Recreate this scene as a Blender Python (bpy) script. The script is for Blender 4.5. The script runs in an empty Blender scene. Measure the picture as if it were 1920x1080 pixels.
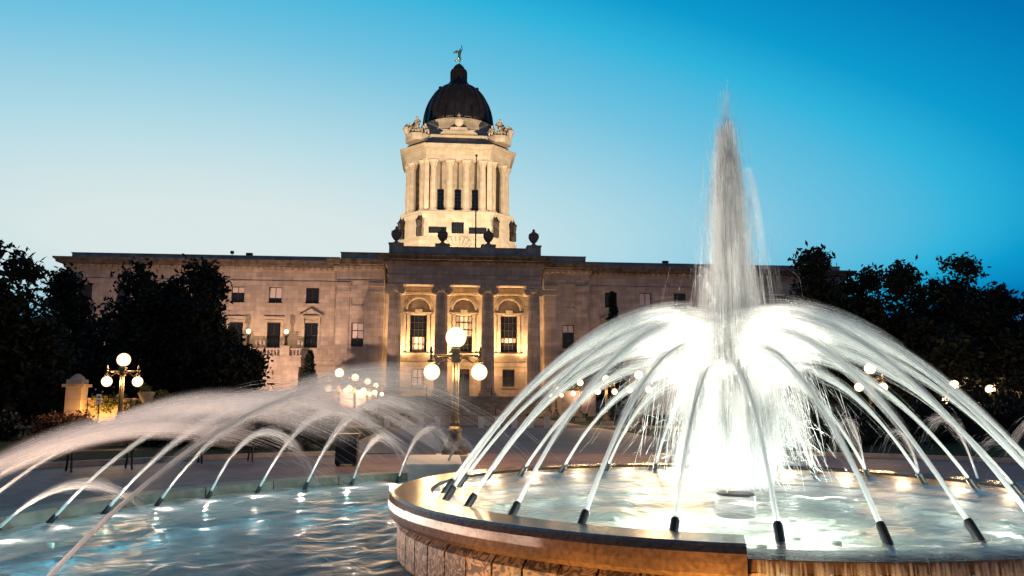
import bpy, bmesh, math, random
import numpy as np
from mathutils import Vector, Matrix

R = math.radians
sc = bpy.context.scene
COL = sc.collection
rng = np.random.default_rng(7)
random.seed(7)

# ------------------------------------------------------------------ camera
cam_d = bpy.data.cameras.new('camera')
cam = bpy.data.objects.new('camera', cam_d)
COL.objects.link(cam)
cam_d.sensor_width = 36.0
cam_d.lens = 1500 / 1920 * 36.0
cam_d.clip_start = 0.05
cam_d.clip_end = 5000
cam.location = (-3.3, 0.0, 1.55)
cam.rotation_mode = 'XYZ'
_m = (Matrix.Rotation(R(-5.0), 4, 'Z') @ Matrix.Rotation(R(90 + 8.16), 4, 'X') @ Matrix.Rotation(R(0.2), 4, 'Z'))
cam.rotation_euler = _m.to_euler()
sc.camera = cam

# ------------------------------------------------------------------ world: dusk sky
world = bpy.data.worlds.new('World')
sc.world = world
world.use_nodes = True
wt = world.node_tree
bg = wt.nodes['Background']
sky = wt.nodes.new('ShaderNodeTexSky')
sky.sky_type = 'NISHITA'
sky.sun_disc = False
sky.sun_elevation = R(-1)
sky.sun_rotation = R(-15)
sky.air_density = 2.0
sky.dust_density = 1.0
sky.ozone_density = 2.0
sep = wt.nodes.new('ShaderNodeSeparateColor')
mul = wt.nodes.new('ShaderNodeMath'); mul.operation = 'MULTIPLY'; mul.inputs[1].default_value = 2.0
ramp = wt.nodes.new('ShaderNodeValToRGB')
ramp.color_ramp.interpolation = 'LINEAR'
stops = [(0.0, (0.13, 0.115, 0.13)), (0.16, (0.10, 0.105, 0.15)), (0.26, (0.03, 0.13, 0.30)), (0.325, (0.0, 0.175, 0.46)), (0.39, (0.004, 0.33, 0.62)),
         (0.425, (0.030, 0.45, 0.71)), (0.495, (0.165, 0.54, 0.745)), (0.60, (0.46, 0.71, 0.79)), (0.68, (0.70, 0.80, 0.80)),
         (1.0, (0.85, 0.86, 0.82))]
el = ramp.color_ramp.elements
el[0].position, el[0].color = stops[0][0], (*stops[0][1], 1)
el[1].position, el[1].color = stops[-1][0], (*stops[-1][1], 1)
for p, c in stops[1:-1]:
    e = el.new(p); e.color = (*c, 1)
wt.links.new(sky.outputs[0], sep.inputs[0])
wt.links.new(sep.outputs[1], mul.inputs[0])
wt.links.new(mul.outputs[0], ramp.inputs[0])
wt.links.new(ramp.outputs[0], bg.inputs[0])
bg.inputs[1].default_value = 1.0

sc.view_settings.view_transform = 'Standard'
sc.view_settings.look = 'None'
sc.view_settings.exposure = 0.0
sc.view_settings.gamma = 1.0
sc.view_settings.use_curve_mapping = False
sc.render.engine = 'CYCLES'
sc.cycles.use_denoising = True
sc.cycles.max_bounces = 4
sc.cycles.diffuse_bounces = 2
sc.cycles.glossy_bounces = 2
sc.cycles.transmission_bounces = 4
sc.cycles.transparent_max_bounces = 28
sc.cycles.sample_clamp_indirect = 4.0
sc.cycles.caustics_reflective = False
sc.cycles.caustics_refractive = False

# ------------------------------------------------------------------ materials
MATS = {}
def nodes_of(name):
    m = bpy.data.materials.new(name); m.use_nodes = True
    MATS[name] = m
    return m, m.node_tree, m.node_tree.nodes['Principled BSDF']

def N(nt, typ, **kw):
    n = nt.nodes.new(typ)
    for k, v in kw.items():
        setattr(n, k, v)
    return n

def simple(name, col, rough=0.6, metal=0.0, var=0.25, scale=3.0, bump=0.15, spec=0.5, detail=5):
    """base colour broken up by noise, with fine relief"""
    m, nt, b = nodes_of(name)
    tc = N(nt, 'ShaderNodeTexCoord')
    no = N(nt, 'ShaderNodeTexNoise'); no.inputs['Scale'].default_value = scale; no.inputs['Detail'].default_value = detail
    nt.links.new(tc.outputs['Object'], no.inputs['Vector'])
    r = N(nt, 'ShaderNodeValToRGB')
    lo = tuple(c * (1 - var) for c in col); hi = tuple(min(1, c * (1 + var)) for c in col)
    r.color_ramp.elements[0].position = 0.3; r.color_ramp.elements[0].color = (*lo, 1)
    r.color_ramp.elements[1].position = 0.7; r.color_ramp.elements[1].color = (*hi, 1)
    nt.links.new(no.outputs['Fac'], r.inputs[0]); nt.links.new(r.outputs[0], b.inputs['Base Color'])
    b.inputs['Roughness'].default_value = rough; b.inputs['Metallic'].default_value = metal
    b.inputs['Specular IOR Level'].default_value = spec
    if bump:
        n2 = N(nt, 'ShaderNodeTexNoise'); n2.inputs['Scale'].default_value = scale * 6; n2.inputs['Detail'].default_value = 4
        nt.links.new(tc.outputs['Object'], n2.inputs['Vector'])
        bp = N(nt, 'ShaderNodeBump'); bp.inputs['Strength'].default_value = bump; bp.inputs['Distance'].default_value = 0.02
        nt.links.new(n2.outputs['Fac'], bp.inputs['Height']); nt.links.new(bp.outputs[0], b.inputs['Normal'])
    return m

def masonry(name, col, bw, bh, var=0.12, streak=0.0, vertical=True, mortar=0.78, bump=0.3, rough=0.85):
    """coursed stone: brick texture laid on the wall plane, mottled, with rain streaks under ledges"""
    m, nt, b = nodes_of(name)
    tc = N(nt, 'ShaderNodeTexCoord'); sp = N(nt, 'ShaderNodeSeparateXYZ'); nt.links.new(tc.outputs['Object'], sp.inputs[0])
    cb = N(nt, 'ShaderNodeCombineXYZ')
    ad = N(nt, 'ShaderNodeMath', operation='ADD')
    if vertical:
        nt.links.new(sp.outputs[0], ad.inputs[0]); nt.links.new(sp.outputs[1], ad.inputs[1])
        nt.links.new(ad.outputs[0], cb.inputs[0]); nt.links.new(sp.outputs[2], cb.inputs[1])
    else:
        nt.links.new(sp.outputs[0], cb.inputs[0]); nt.links.new(sp.outputs[1], cb.inputs[1])
    br = N(nt, 'ShaderNodeTexBrick'); br.inputs['Scale'].default_value = 1.0
    br.inputs['Brick Width'].default_value = bw; br.inputs['Row Height'].default_value = bh
    br.inputs['Mortar Size'].default_value = 0.012 if vertical else 0.006; br.inputs['Mortar Smooth'].default_value = 0.4
    br.inputs['Color1'].default_value = (*[c * (1 - var) for c in col], 1)
    br.inputs['Color2'].default_value = (*[c * (1 + var) for c in col], 1)
    br.inputs['Mortar'].default_value = (*[c * mortar for c in col], 1)
    nt.links.new(cb.outputs[0], br.inputs['Vector'])
    no = N(nt, 'ShaderNodeTexNoise'); no.inputs['Scale'].default_value = 0.9; no.inputs['Detail'].default_value = 7
    nt.links.new(tc.outputs['Object'], no.inputs['Vector'])
    r = N(nt, 'ShaderNodeMapRange'); r.inputs[1].default_value = 0.3; r.inputs[2].default_value = 0.72
    r.inputs[3].default_value = 0.87; r.inputs[4].default_value = 1.08
    nt.links.new(no.outputs['Fac'], r.inputs[0])
    mx = N(nt, 'ShaderNodeMix', data_type='RGBA', blend_type='MULTIPLY'); mx.inputs[0].default_value = 1.0
    nt.links.new(br.outputs['Color'], mx.inputs[6]); nt.links.new(r.outputs[0], mx.inputs[7])
    last = mx.outputs[2]
    if streak:
        mp = N(nt, 'ShaderNodeMapping'); mp.inputs['Scale'].default_value = (1.6, 1.6, 0.25)
        nt.links.new(tc.outputs['Object'], mp.inputs[0])
        n3 = N(nt, 'ShaderNodeTexNoise'); n3.inputs['Scale'].default_value = 1.0; n3.inputs['Detail'].default_value = 8
        n3.inputs['Roughness'].default_value = 0.7
        nt.links.new(mp.outputs[0], n3.inputs['Vector'])
        r3 = N(nt, 'ShaderNodeMapRange'); r3.inputs[1].default_value = 0.42; r3.inputs[2].default_value = 0.62
        r3.inputs[3].default_value = 1.0; r3.inputs[4].default_value = 1.0 - streak
        nt.links.new(n3.outputs['Fac'], r3.inputs[0])
        m2 = N(nt, 'ShaderNodeMix', data_type='RGBA', blend_type='MULTIPLY'); m2.inputs[0].default_value = 1.0
        nt.links.new(last, m2.inputs[6]); nt.links.new(r3.outputs[0], m2.inputs[7]); last = m2.outputs[2]
    nt.links.new(last, b.inputs['Base Color'])
    b.inputs['Roughness'].default_value = rough
    bp = N(nt, 'ShaderNodeBump'); bp.inputs['Strength'].default_value = bump; bp.inputs['Distance'].default_value = 0.03
    nt.links.new(br.outputs['Fac'], bp.inputs['Height']); bp.invert = True
    nt.links.new(bp.outputs[0], b.inputs['Normal'])
    return m

masonry('limestone', (0.43, 0.35, 0.295), 1.35, 0.55, var=0.17, mortar=0.6, streak=0.2)
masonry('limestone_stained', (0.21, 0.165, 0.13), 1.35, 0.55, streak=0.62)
masonry('tower_stone', (0.47, 0.39, 0.30), 1.6, 0.7, streak=0.15)
simple('carved_stone', (0.40, 0.33, 0.26), 0.85, scale=2.0, bump=0.3)
simple('dark_stone', (0.16, 0.13, 0.11), 0.85, scale=2.5, bump=0.3)
simple('weathered_parapet', (0.38, 0.32, 0.275), 0.9, scale=0.8, var=0.35, bump=0.25)
simple('portico_ceiling', (0.45, 0.38, 0.29), 0.85, scale=1.5, bump=0.1)
simple('copper_dark', (0.020, 0.015, 0.015), 0.42, metal=0.3, scale=0.9, var=0.5, bump=0.1)
simple('gold', (0.72, 0.50, 0.20), 0.28, metal=1.0, scale=4, var=0.15, bump=0.05)
simple('bronze', (0.045, 0.035, 0.028), 0.45, metal=0.6, scale=5, var=0.3)
simple('iron_black', (0.018, 0.018, 0.02), 0.5, metal=0.4, scale=8, var=0.3)
simple('lamp_metal', (0.20, 0.155, 0.10), 0.38, metal=0.75, scale=7, var=0.3, bump=0.1)
simple('window_frame', (0.035, 0.028, 0.024), 0.5, scale=4, var=0.3, bump=0)
simple('blind', (0.62, 0.52, 0.50), 0.8, scale=6, var=0.08, bump=0.05)
simple('pier_stone', (0.72, 0.66, 0.58), 0.7, scale=5, var=0.14, bump=0.2)
simple('rim_stone', (0.17, 0.125, 0.085), 0.4, scale=6, var=0.3, bump=0.25)
simple('wood_slat', (0.16, 0.095, 0.05), 0.6, scale=9, var=0.35, bump=0.2)
simple('bark', (0.045, 0.034, 0.026), 0.9, scale=5, var=0.4, bump=0.6)
simple('sign_white', (0.7, 0.7, 0.68), 0.5, scale=5, var=0.06, bump=0)
simple('concrete', (0.34, 0.31, 0.28), 0.8, scale=4, var=0.2, bump=0.3)
simple('step_stone', (0.20, 0.17, 0.145), 0.8, scale=1.2, var=0.3, bump=0.3)
masonry('paving_brick', (0.21, 0.125, 0.105), 0.24, 0.12, var=0.35, vertical=False, mortar=0.55, bump=0.4, rough=0.6)
masonry('path_slab', (0.15, 0.115, 0.105), 0.6, 0.6, var=0.2, vertical=False, mortar=0.5, bump=0.3, rough=0.65)
simple('grass', (0.030, 0.042, 0.016), 0.95, scale=12, var=0.5, bump=0.9, spec=0.1)
simple('asphalt', (0.06, 0.055, 0.055), 0.85, scale=20, var=0.25, bump=0.3)

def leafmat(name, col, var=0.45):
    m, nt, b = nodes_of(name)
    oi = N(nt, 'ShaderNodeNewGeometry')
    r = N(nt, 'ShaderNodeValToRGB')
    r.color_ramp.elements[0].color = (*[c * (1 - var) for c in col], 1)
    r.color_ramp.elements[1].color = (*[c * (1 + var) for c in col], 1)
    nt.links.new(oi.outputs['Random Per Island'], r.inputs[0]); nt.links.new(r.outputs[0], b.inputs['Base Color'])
    b.inputs['Roughness'].default_value = 0.6
    b.inputs['Specular IOR Level'].default_value = 0.25
    return m
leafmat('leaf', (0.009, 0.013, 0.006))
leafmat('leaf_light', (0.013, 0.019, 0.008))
leafmat('leaf_lamplit', (0.15, 0.06, 0.025))  # orange lamplight on the shrub is put into this leaf colour
leafmat('needle', (0.016, 0.030, 0.016))
leafmat('vine', (0.10, 0.12, 0.03))

def glassmat(name, col):
    m, nt, b = nodes_of(name)
    b.inputs['Base Color'].default_value = (*col, 1); b.inputs['Roughness'].default_value = 0.08
    b.inputs['Specular IOR Level'].default_value = 0.7
    tc = N(nt, 'ShaderNodeTexCoord'); no = N(nt, 'ShaderNodeTexNoise'); no.inputs['Scale'].default_value = 0.8
    nt.links.new(tc.outputs['Object'], no.inputs['Vector'])
    bp = N(nt, 'ShaderNodeBump'); bp.inputs['Strength'].default_value = 0.12; bp.inputs['Distance'].default_value = 0.05
    nt.links.new(no.outputs['Fac'], bp.inputs['Height']); nt.links.new(bp.outputs[0], b.inputs['Normal'])
    return m
glassmat('glass_dark', (0.012, 0.014, 0.018))

def emis(name, col, s):
    m, nt, b = nodes_of(name)
    b.inputs['Base Color'].default_value = (0.8, 0.8, 0.8, 1)
    b.inputs['Emission Color'].default_value = (*col, 1); b.inputs['Emission Strength'].default_value = s
    return m
m, nt, b = nodes_of('globe_glow')      # opal glass round a lamp: hottest in the middle, amber at the limb
nt.nodes.remove(b)
lw = N(nt, 'ShaderNodeLayerWeight'); lw.inputs[0].default_value = .5
rp = N(nt, 'ShaderNodeValToRGB')
rp.color_ramp.elements[0].position = .35; rp.color_ramp.elements[0].color = (1.0, .74, .42, 1)
rp.color_ramp.elements[1].position = .93; rp.color_ramp.elements[1].color = (.30, .105, .02, 1)
nt.links.new(lw.outputs['Facing'], rp.inputs[0])
em = N(nt, 'ShaderNodeEmission'); em.inputs[1].default_value = 5.5; nt.links.new(rp.outputs[0], em.inputs[0])
tr = N(nt, 'ShaderNodeBsdfTransparent'); mx = N(nt, 'ShaderNodeMixShader'); mx.inputs[0].default_value = .4
nt.links.new(em.outputs[0], mx.inputs[1]); nt.links.new(tr.outputs[0], mx.inputs[2]); nt.links.new(mx.outputs[0], nt.nodes['Material Output'].inputs[0])
emis('lens_glow', (0.9, 0.97, 1.0), 3.0)

# water: clear tinted body over a floor, ripples, drifting foam
def watermat(name, tint, deep, murk, foam_col, foam_lo, foam_hi, scale, bump=0.5):
    m = bpy.data.materials.new(name); m.use_nodes = True; MATS[name] = m
    nt = m.node_tree; nt.nodes.remove(nt.nodes['Principled BSDF'])
    tc = N(nt, 'ShaderNodeTexCoord')
    n2 = N(nt, 'ShaderNodeTexNoise'); n2.inputs['Scale'].default_value = 1.1 * scale; n2.inputs['Detail'].default_value = 9
    n2.inputs['Roughness'].default_value = 0.64; n2.inputs['Distortion'].default_value = 1.1
    nt.links.new(tc.outputs['Object'], n2.inputs['Vector'])
    r2 = N(nt, 'ShaderNodeMapRange'); r2.inputs[1].default_value = foam_lo; r2.inputs[2].default_value = foam_hi
    nt.links.new(n2.outputs['Fac'], r2.inputs[0])
    n3 = N(nt, 'ShaderNodeTexNoise'); n3.inputs['Scale'].default_value = 2.6 * scale; n3.inputs['Detail'].default_value = 3
    n3.inputs['Distortion'].default_value = 0.8
    nt.links.new(tc.outputs['Object'], n3.inputs['Vector'])
    bp = N(nt, 'ShaderNodeBump'); bp.inputs['Strength'].default_value = bump; bp.inputs['Distance'].default_value = 0.075
    nt.links.new(n3.outputs['Fac'], bp.inputs['Height'])
    tr = N(nt, 'ShaderNodeBsdfTransparent'); tr.inputs[0].default_value = (*tint, 1)
    dd = N(nt, 'ShaderNodeBsdfDiffuse'); dd.inputs[0].default_value = (*deep, 1)
    body = N(nt, 'ShaderNodeMixShader'); body.inputs[0].default_value = murk
    nt.links.new(tr.outputs[0], body.inputs[1]); nt.links.new(dd.outputs[0], body.inputs[2])
    gl = N(nt, 'ShaderNodeBsdfGlossy'); gl.inputs['Roughness'].default_value = 0.32
    nt.links.new(bp.outputs[0], gl.inputs['Normal'])
    fr = N(nt, 'ShaderNodeFresnel'); fr.inputs[0].default_value = 1.33
    nt.links.new(bp.outputs[0], fr.inputs['Normal'])
    m1 = N(nt, 'ShaderNodeMixShader')
    nt.links.new(fr.outputs[0], m1.inputs[0]); nt.links.new(body.outputs[0], m1.inputs[1]); nt.links.new(gl.outputs[0], m1.inputs[2])
    fo = N(nt, 'ShaderNodeBsdfDiffuse'); fo.inputs[0].default_value = (*foam_col, 1)
    ft = N(nt, 'ShaderNodeBsdfTranslucent'); ft.inputs[0].default_value = (*foam_col, 1)
    fm = N(nt, 'ShaderNodeMixShader'); nt.links.new(fo.outputs[0], fm.inputs[1]); nt.links.new(ft.outputs[0], fm.inputs[2])
    m2 = N(nt, 'ShaderNodeMixShader')
    nt.links.new(r2.outputs[0], m2.inputs[0]); nt.links.new(m1.outputs[0], m2.inputs[1]); nt.links.new(fm.outputs[0], m2.inputs[2])
    nt.links.new(m2.outputs[0], nt.nodes['Material Output'].inputs[0])
    return m
watermat('pool_water', (0.42, 0.80, 0.88), (0.008, 0.075, 0.11), 0.5, (0.55, 0.50, 0.47), 0.44, 0.80, 1.0, 0.5)
watermat('basin_water', (0.75, 0.88, 0.86), (0.055, 0.065, 0.048), 0.5, (0.75, 0.76, 0.73), 0.53, 0.95, 1.3, 0.45)
simple('pool_floor', (0.04, 0.14, 0.18), 0.7, scale=2.0, var=0.25, bump=0.1)
simple('basin_floor', (0.14, 0.16, 0.125), 0.7, scale=2.0, var=0.25, bump=0.1)

def spraymat(name, col):
    """aerated water: scatters light forward and back"""
    m = bpy.data.materials.new(name); m.use_nodes = True; MATS[name] = m
    nt = m.node_tree; nt.nodes.remove(nt.nodes['Principled BSDF'])
    d = N(nt, 'ShaderNodeBsdfDiffuse'); d.inputs[0].default_value = (*col, 1)
    t = N(nt, 'ShaderNodeBsdfTranslucent'); t.inputs[0].default_value = (*col, 1)
    mx = N(nt, 'ShaderNodeMixShader'); mx.inputs[0].default_value = 0.5
    nt.links.new(d.outputs[0], mx.inputs[1]); nt.links.new(t.outputs[0], mx.inputs[2])
    nt.links.new(mx.outputs[0], nt.nodes['Material Output'].inputs[0])
    return m
spraymat('spray_white', (0.90, 0.91, 0.90))
def veilmat(name, dens, col):
    '''fine mist carried along with a stream: thin at its edges and ends'''
    m = spraymat(name, col); nt = m.node_tree
    out = nt.nodes['Material Output']; src = out.inputs[0].links[0].from_socket
    lw = N(nt, 'ShaderNodeLayerWeight'); lw.inputs[0].default_value = .5
    inv = N(nt, 'ShaderNodeMath', operation='SUBTRACT'); inv.inputs[0].default_value = 1.0; nt.links.new(lw.outputs['Facing'], inv.inputs[1])
    pw = N(nt, 'ShaderNodeMath', operation='POWER'); pw.inputs[1].default_value = 1.6; nt.links.new(inv.outputs[0], pw.inputs[0])
    at = N(nt, 'ShaderNodeAttribute'); at.attribute_name = 'fade'
    m1 = N(nt, 'ShaderNodeMath', operation='MULTIPLY'); nt.links.new(pw.outputs[0], m1.inputs[0]); nt.links.new(at.outputs['Fac'], m1.inputs[1])
    m2 = N(nt, 'ShaderNodeMath', operation='MULTIPLY'); nt.links.new(m1.outputs[0], m2.inputs[0]); m2.inputs[1].default_value = dens
    tr = N(nt, 'ShaderNodeBsdfTransparent'); mx = N(nt, 'ShaderNodeMixShader')
    nt.links.new(m2.outputs[0], mx.inputs[0]); nt.links.new(tr.outputs[0], mx.inputs[1]); nt.links.new(src, mx.inputs[2]); nt.links.new(mx.outputs[0], out.inputs[0])
veilmat('mist_veil', .22, (0.93, 0.92, 0.90))
veilmat('plume_veil', .20, (0.94, 0.93, 0.92))
def streammat():
    m = spraymat('stream_water', (0.92, 0.93, 0.92)); nt = m.node_tree
    out = nt.nodes['Material Output']; src = out.inputs[0].links[0].from_socket
    tr = N(nt, 'ShaderNodeBsdfTransparent'); mx = N(nt, 'ShaderNodeMixShader'); mx.inputs[0].default_value = .32
    nt.links.new(src, mx.inputs[1]); nt.links.new(tr.outputs[0], mx.inputs[2]); nt.links.new(mx.outputs[0], out.inputs[0])
streammat()

# mottled red-brown granite of the basin wall and its polished coping
def granite(name, base, vein, rough, scale=9.0, lo=0.46, hi=0.56):
    m, nt, b = nodes_of(name)
    tc = N(nt, 'ShaderNodeTexCoord')
    n = N(nt, 'ShaderNodeTexNoise'); n.inputs['Scale'].default_value = scale; n.inputs['Detail'].default_value = 4
    n.inputs['Distortion'].default_value = 2.6; n.inputs['Roughness'].default_value = 0.55
    nt.links.new(tc.outputs['Object'], n.inputs['Vector'])
    r = N(nt, 'ShaderNodeValToRGB')
    r.color_ramp.elements[0].position = lo; r.color_ramp.elements[0].color = (*vein, 1)
    r.color_ramp.elements[1].position = hi; r.color_ramp.elements[1].color = (*base, 1)
    nt.links.new(n.outputs['Fac'], r.inputs[0])
    n2 = N(nt, 'ShaderNodeTexNoise'); n2.inputs['Scale'].default_value = 1.7; n2.inputs['Detail'].default_value = 5
    nt.links.new(tc.outputs['Object'], n2.inputs['Vector'])
    r2 = N(nt, 'ShaderNodeMapRange'); r2.inputs[1].default_value = 0.3; r2.inputs[2].default_value = 0.7
    r2.inputs[3].default_value = 0.65; r2.inputs[4].default_value = 1.15
    nt.links.new(n2.outputs['Fac'], r2.inputs[0])
    mx = N(nt, 'ShaderNodeMix', data_type='RGBA', blend_type='MULTIPLY'); mx.inputs[0].default_value = 1
    nt.links.new(r.outputs[0], mx.inputs[6]); nt.links.new(r2.outputs[0], mx.inputs[7])
    nt.links.new(mx.outputs[2], b.inputs['Base Color']); b.inputs['Roughness'].default_value = rough
    bp = N(nt, 'ShaderNodeBump'); bp.inputs['Strength'].default_value = 0.25; bp.inputs['Distance'].default_value = 0.01
    nt.links.new(n.outputs['Fac'], bp.inputs['Height']); nt.links.new(bp.outputs[0], b.inputs['Normal'])
    return m
granite('granite_panel', (0.36, 0.235, 0.15), (0.075, 0.045, 0.032), 0.5)
simple('granite_coping', (0.12, 0.07, 0.042), 0.2, scale=26, var=0.35, bump=0.06, detail=8)

# ------------------------------------------------------------------ mesh helpers
class MB:
    def __init__(s): s.v = []; s.f = []
    def add(s, vs, fs):
        o = len(s.v); s.v.extend(vs); s.f.extend([tuple(i + o for i in f) for f in fs]); return s
    def box(s, x0, x1, y0, y1, z0, z1):
        return s.add([(x0, y0, z0), (x1, y0, z0), (x1, y1, z0), (x0, y1, z0), (x0, y0, z1), (x1, y0, z1), (x1, y1, z1), (x0, y1, z1)],
                     [(3, 2, 1, 0), (4, 5, 6, 7), (0, 1, 5, 4), (1, 2, 6, 5), (2, 3, 7, 6), (3, 0, 4, 7)])
    def quad(s, a, b, c, d): return s.add([a, b, c, d], [(0, 1, 2, 3)])
    def prism(s, poly, z0, z1):
        n = len(poly)
        vs = [(x, y, z0) for x, y in poly] + [(x, y, z1) for x, y in poly]
        fs = [tuple(range(n - 1, -1, -1)), tuple(range(n, 2 * n))] + [(i, (i + 1) % n, (i + 1) % n + n, i + n) for i in range(n)]
        return s.add(vs, fs)
    def prism_y(s, poly, y0, y1):
        """polygon given in x,z (counter-clockwise seen from -y), extruded in y"""
        n = len(poly)
        vs = [(x, y0, z) for x, z in poly] + [(x, y1, z) for x, z in poly]
        fs = [tuple(range(n)), tuple(range(2 * n - 1, n - 1, -1))] + [((i + 1) % n, i, i + n, (i + 1) % n + n) for i in range(n)]
        return s.add(vs, fs)
    def lathe(s, prof, cx=0, cy=0, seg=24, mod=None, cap=True):
        k = len(prof); vs = []; fs = []
        for r, z in prof:
            for i in range(seg):
                a = 2 * math.pi * i / seg
                rr = r * (mod(i, z) if mod else 1)
                vs.append((cx + rr * math.cos(a), cy + rr * math.sin(a), z))
        for j in range(k - 1):
            for i in range(seg):
                i2 = (i + 1) % seg
                fs.append((j * seg + i, j * seg + i2, (j + 1) * seg + i2, (j + 1) * seg + i))
        if cap:
            fs.append(tuple(range(seg - 1, -1, -1))); fs.append(tuple((k - 1) * seg + i for i in range(seg)))
        return s.add(vs, fs)
    def tube(s, pts, rad, seg=8):
        pts = [Vector(p) for p in pts]; n = len(pts)
        if not hasattr(rad, '__len__'): rad = [rad] * n
        vs = []; fs = []; up = None
        for i, p in enumerate(pts):
            t = (pts[min(i + 1, n - 1)] - pts[max(i - 1, 0)]).normalized()
            if up is None: up = Vector((0, 0, 1)) if abs(t.z) < 0.9 else Vector((1, 0, 0))
            a = t.cross(up).normalized(); b = a.cross(t).normalized(); up = b
            for j in range(seg):
                w = 2 * math.pi * j / seg
                vs.append(tuple(p + (a * math.cos(w) + b * math.sin(w)) * rad[i]))
        for i in range(n - 1):
            for j in range(seg):
                j2 = (j + 1) % seg
                fs.append((i * seg + j, i * seg + j2, (i + 1) * seg + j2, (i + 1) * seg + j))
        fs.append(tuple(range(seg - 1, -1, -1))); fs.append(tuple((n - 1) * seg + j for j in range(seg)))
        return s.add(vs, fs)
    def sphere(s, c, r, seg=20, rings=12, sz=1.0):
        pr = [(max(1e-4, r * math.sin(math.pi * i / rings)), c[2] - sz * r * math.cos(math.pi * i / rings)) for i in range(rings + 1)]
        return s.lathe(pr, c[0], c[1], seg)
    def ring(s, r0, r1, z0, z1, cx, cy, a0=0, a1=360, n=120):
        full = abs(a1 - a0) >= 359.9
        k = n if full else n + 1
        vs = []
        for i in range(k):
            a = R(a0 + (a1 - a0) * i / n); c, q = math.cos(a), math.sin(a)
            vs += [(cx + r0 * c, cy + r0 * q, z0), (cx + r1 * c, cy + r1 * q, z0), (cx + r1 * c, cy + r1 * q, z1), (cx + r0 * c, cy + r0 * q, z1)]
        fs = []
        for i in range(n):
            j = (i + 1) % k
            A, B = i * 4, j * 4
            for e in range(4):
                e2 = (e + 1) % 4
                fs.append((A + e, A + e2, B + e2, B + e))
        if not full:
            fs.append((0, 3, 2, 1)); L = (k - 1) * 4; fs.append((L, L + 1, L + 2, L + 3))
        return s.add(vs, fs)

def link(name, me, mat, parent=None, smooth=False, loc=None, **props):
    if mat and not me.materials: me.materials.append(MATS[mat])
    if smooth:
        me.polygons.foreach_set('use_smooth', [True] * len(me.polygons))
    o = bpy.data.objects.new(name, me); COL.objects.link(o)
    if loc is not None: o.location = loc
    if parent is not None:
        o.parent = parent
        if loc is None: o.matrix_parent_inverse = Matrix.Translation(-parent.location)
    for k, v in props.items(): o[k] = v
    return o

def mk(name, mb, mat, parent=None, smooth=False, recalc=True, **props):
    me = bpy.data.meshes.new(name); me.from_pydata(mb.v, [], mb.f)
    if recalc:
        b = bmesh.new(); b.from_mesh(me); bmesh.ops.recalc_face_normals(b, faces=b.faces); b.to_mesh(me); b.free()
    return link(name, me, mat, parent, smooth, **props)

def again(src, parent, dx=0, dy=0, dz=0):
    """a copy of a part, shifted, sharing the mesh"""
    mpi = src.matrix_parent_inverse.copy()
    c = src.copy(); COL.objects.link(c); c.parent = parent; c.matrix_parent_inverse = mpi
    c.location = src.location + Vector((dx, dy, dz)); return c

def thing(name, loc, label, cat, group=None, **props):
    o = bpy.data.objects.new(name, None); COL.objects.link(o); o.location = loc; o.empty_display_size = 0.2
    o['label'] = label; o['category'] = cat
    if group: o['group'] = group
    for k, v in props.items(): o[k] = v
    return o

def copy_tree(src, loc, label, rz=0.0, parent=None):
    c = src.copy(); COL.objects.link(c)
    if parent is None:
        c.location = loc; c['label'] = label; c.rotation_euler.z = rz
    else:
        mpi = src.matrix_parent_inverse.copy(); c.parent = parent; c.matrix_parent_inverse = mpi
    for ch in list(src.children): copy_tree(ch, None, None, 0, c)
    return c

def fastmesh(name, verts, quads):
    """numpy verts (n,3), faces (m,k)"""
    me = bpy.data.meshes.new(name); k = quads.shape[1]
    me.vertices.add(len(verts)); me.vertices.foreach_set('co', verts.astype(np.float32).ravel())
    me.loops.add(quads.size); me.loops.foreach_set('vertex_index', quads.astype(np.int32).ravel())
    me.polygons.add(len(quads)); me.polygons.foreach_set('loop_start', (np.arange(len(quads)) * k).astype(np.int32))
    me.update(calc_edges=True); return me

def lamp_light(name, kind, loc, energy, color, parent=None, aim=None, size=0.1, spot=None, blend=0.6, sx=None, sy=None):
    d = bpy.data.lights.new(name, kind); d.energy = energy; d.color = color
    if kind in ('POINT', 'SPOT'): d.shadow_soft_size = size
    if kind == 'SPOT': d.spot_size = R(spot); d.spot_blend = blend
    if kind == 'AREA': d.shape = 'RECTANGLE'; d.size = sx; d.size_y = sy
    o = bpy.data.objects.new(name, d); COL.objects.link(o); o.location = loc
    if aim is not None:
        o.rotation_euler = (Vector(aim) - Vector(loc)).to_track_quat('-Z', 'Y').to_euler()
    if parent is not None:
        o.parent = parent; o.matrix_parent_inverse = Matrix.Translation(-parent.location)
    return o

# figures: one continuous skinned body
def figure(name, joints, edges, mat, scale, loc, rz=0.0, parent=None, sub=2, **props):
    me = bpy.data.meshes.new(name)
    keys = list(joints)
    me.from_pydata([Vector(joints[k][:3]) * scale for k in keys], [(keys.index(a), keys.index(b)) for a, b in edges], [])
    o = bpy.data.objects.new(name, me); COL.objects.link(o)
    sk = o.modifiers.new('skin', 'SKIN'); sk.use_smooth_shade = True
    if not me.skin_vertices: 
        b = bmesh.new(); b.from_mesh(me); b.verts.layers.skin.verify(); b.to_mesh(me); b.free()
    for i, k in enumerate(keys):
        r = joints[k][3] * scale; me.skin_vertices[0].data[i].radius = (r, r)
        me.skin_vertices[0].data[i].use_root = (i == 0)
    su = o.modifiers.new('sub', 'SUBSURF'); su.levels = sub; su.render_levels = sub
    me.materials.append(MATS[mat])
    o.location = loc; o.rotation_euler.z = rz
    if parent is not None:
        o.parent = parent; o.matrix_parent_inverse = Matrix.Translation(-parent.location)
    for k, v in props.items(): o[k] = v
    return o

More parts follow.
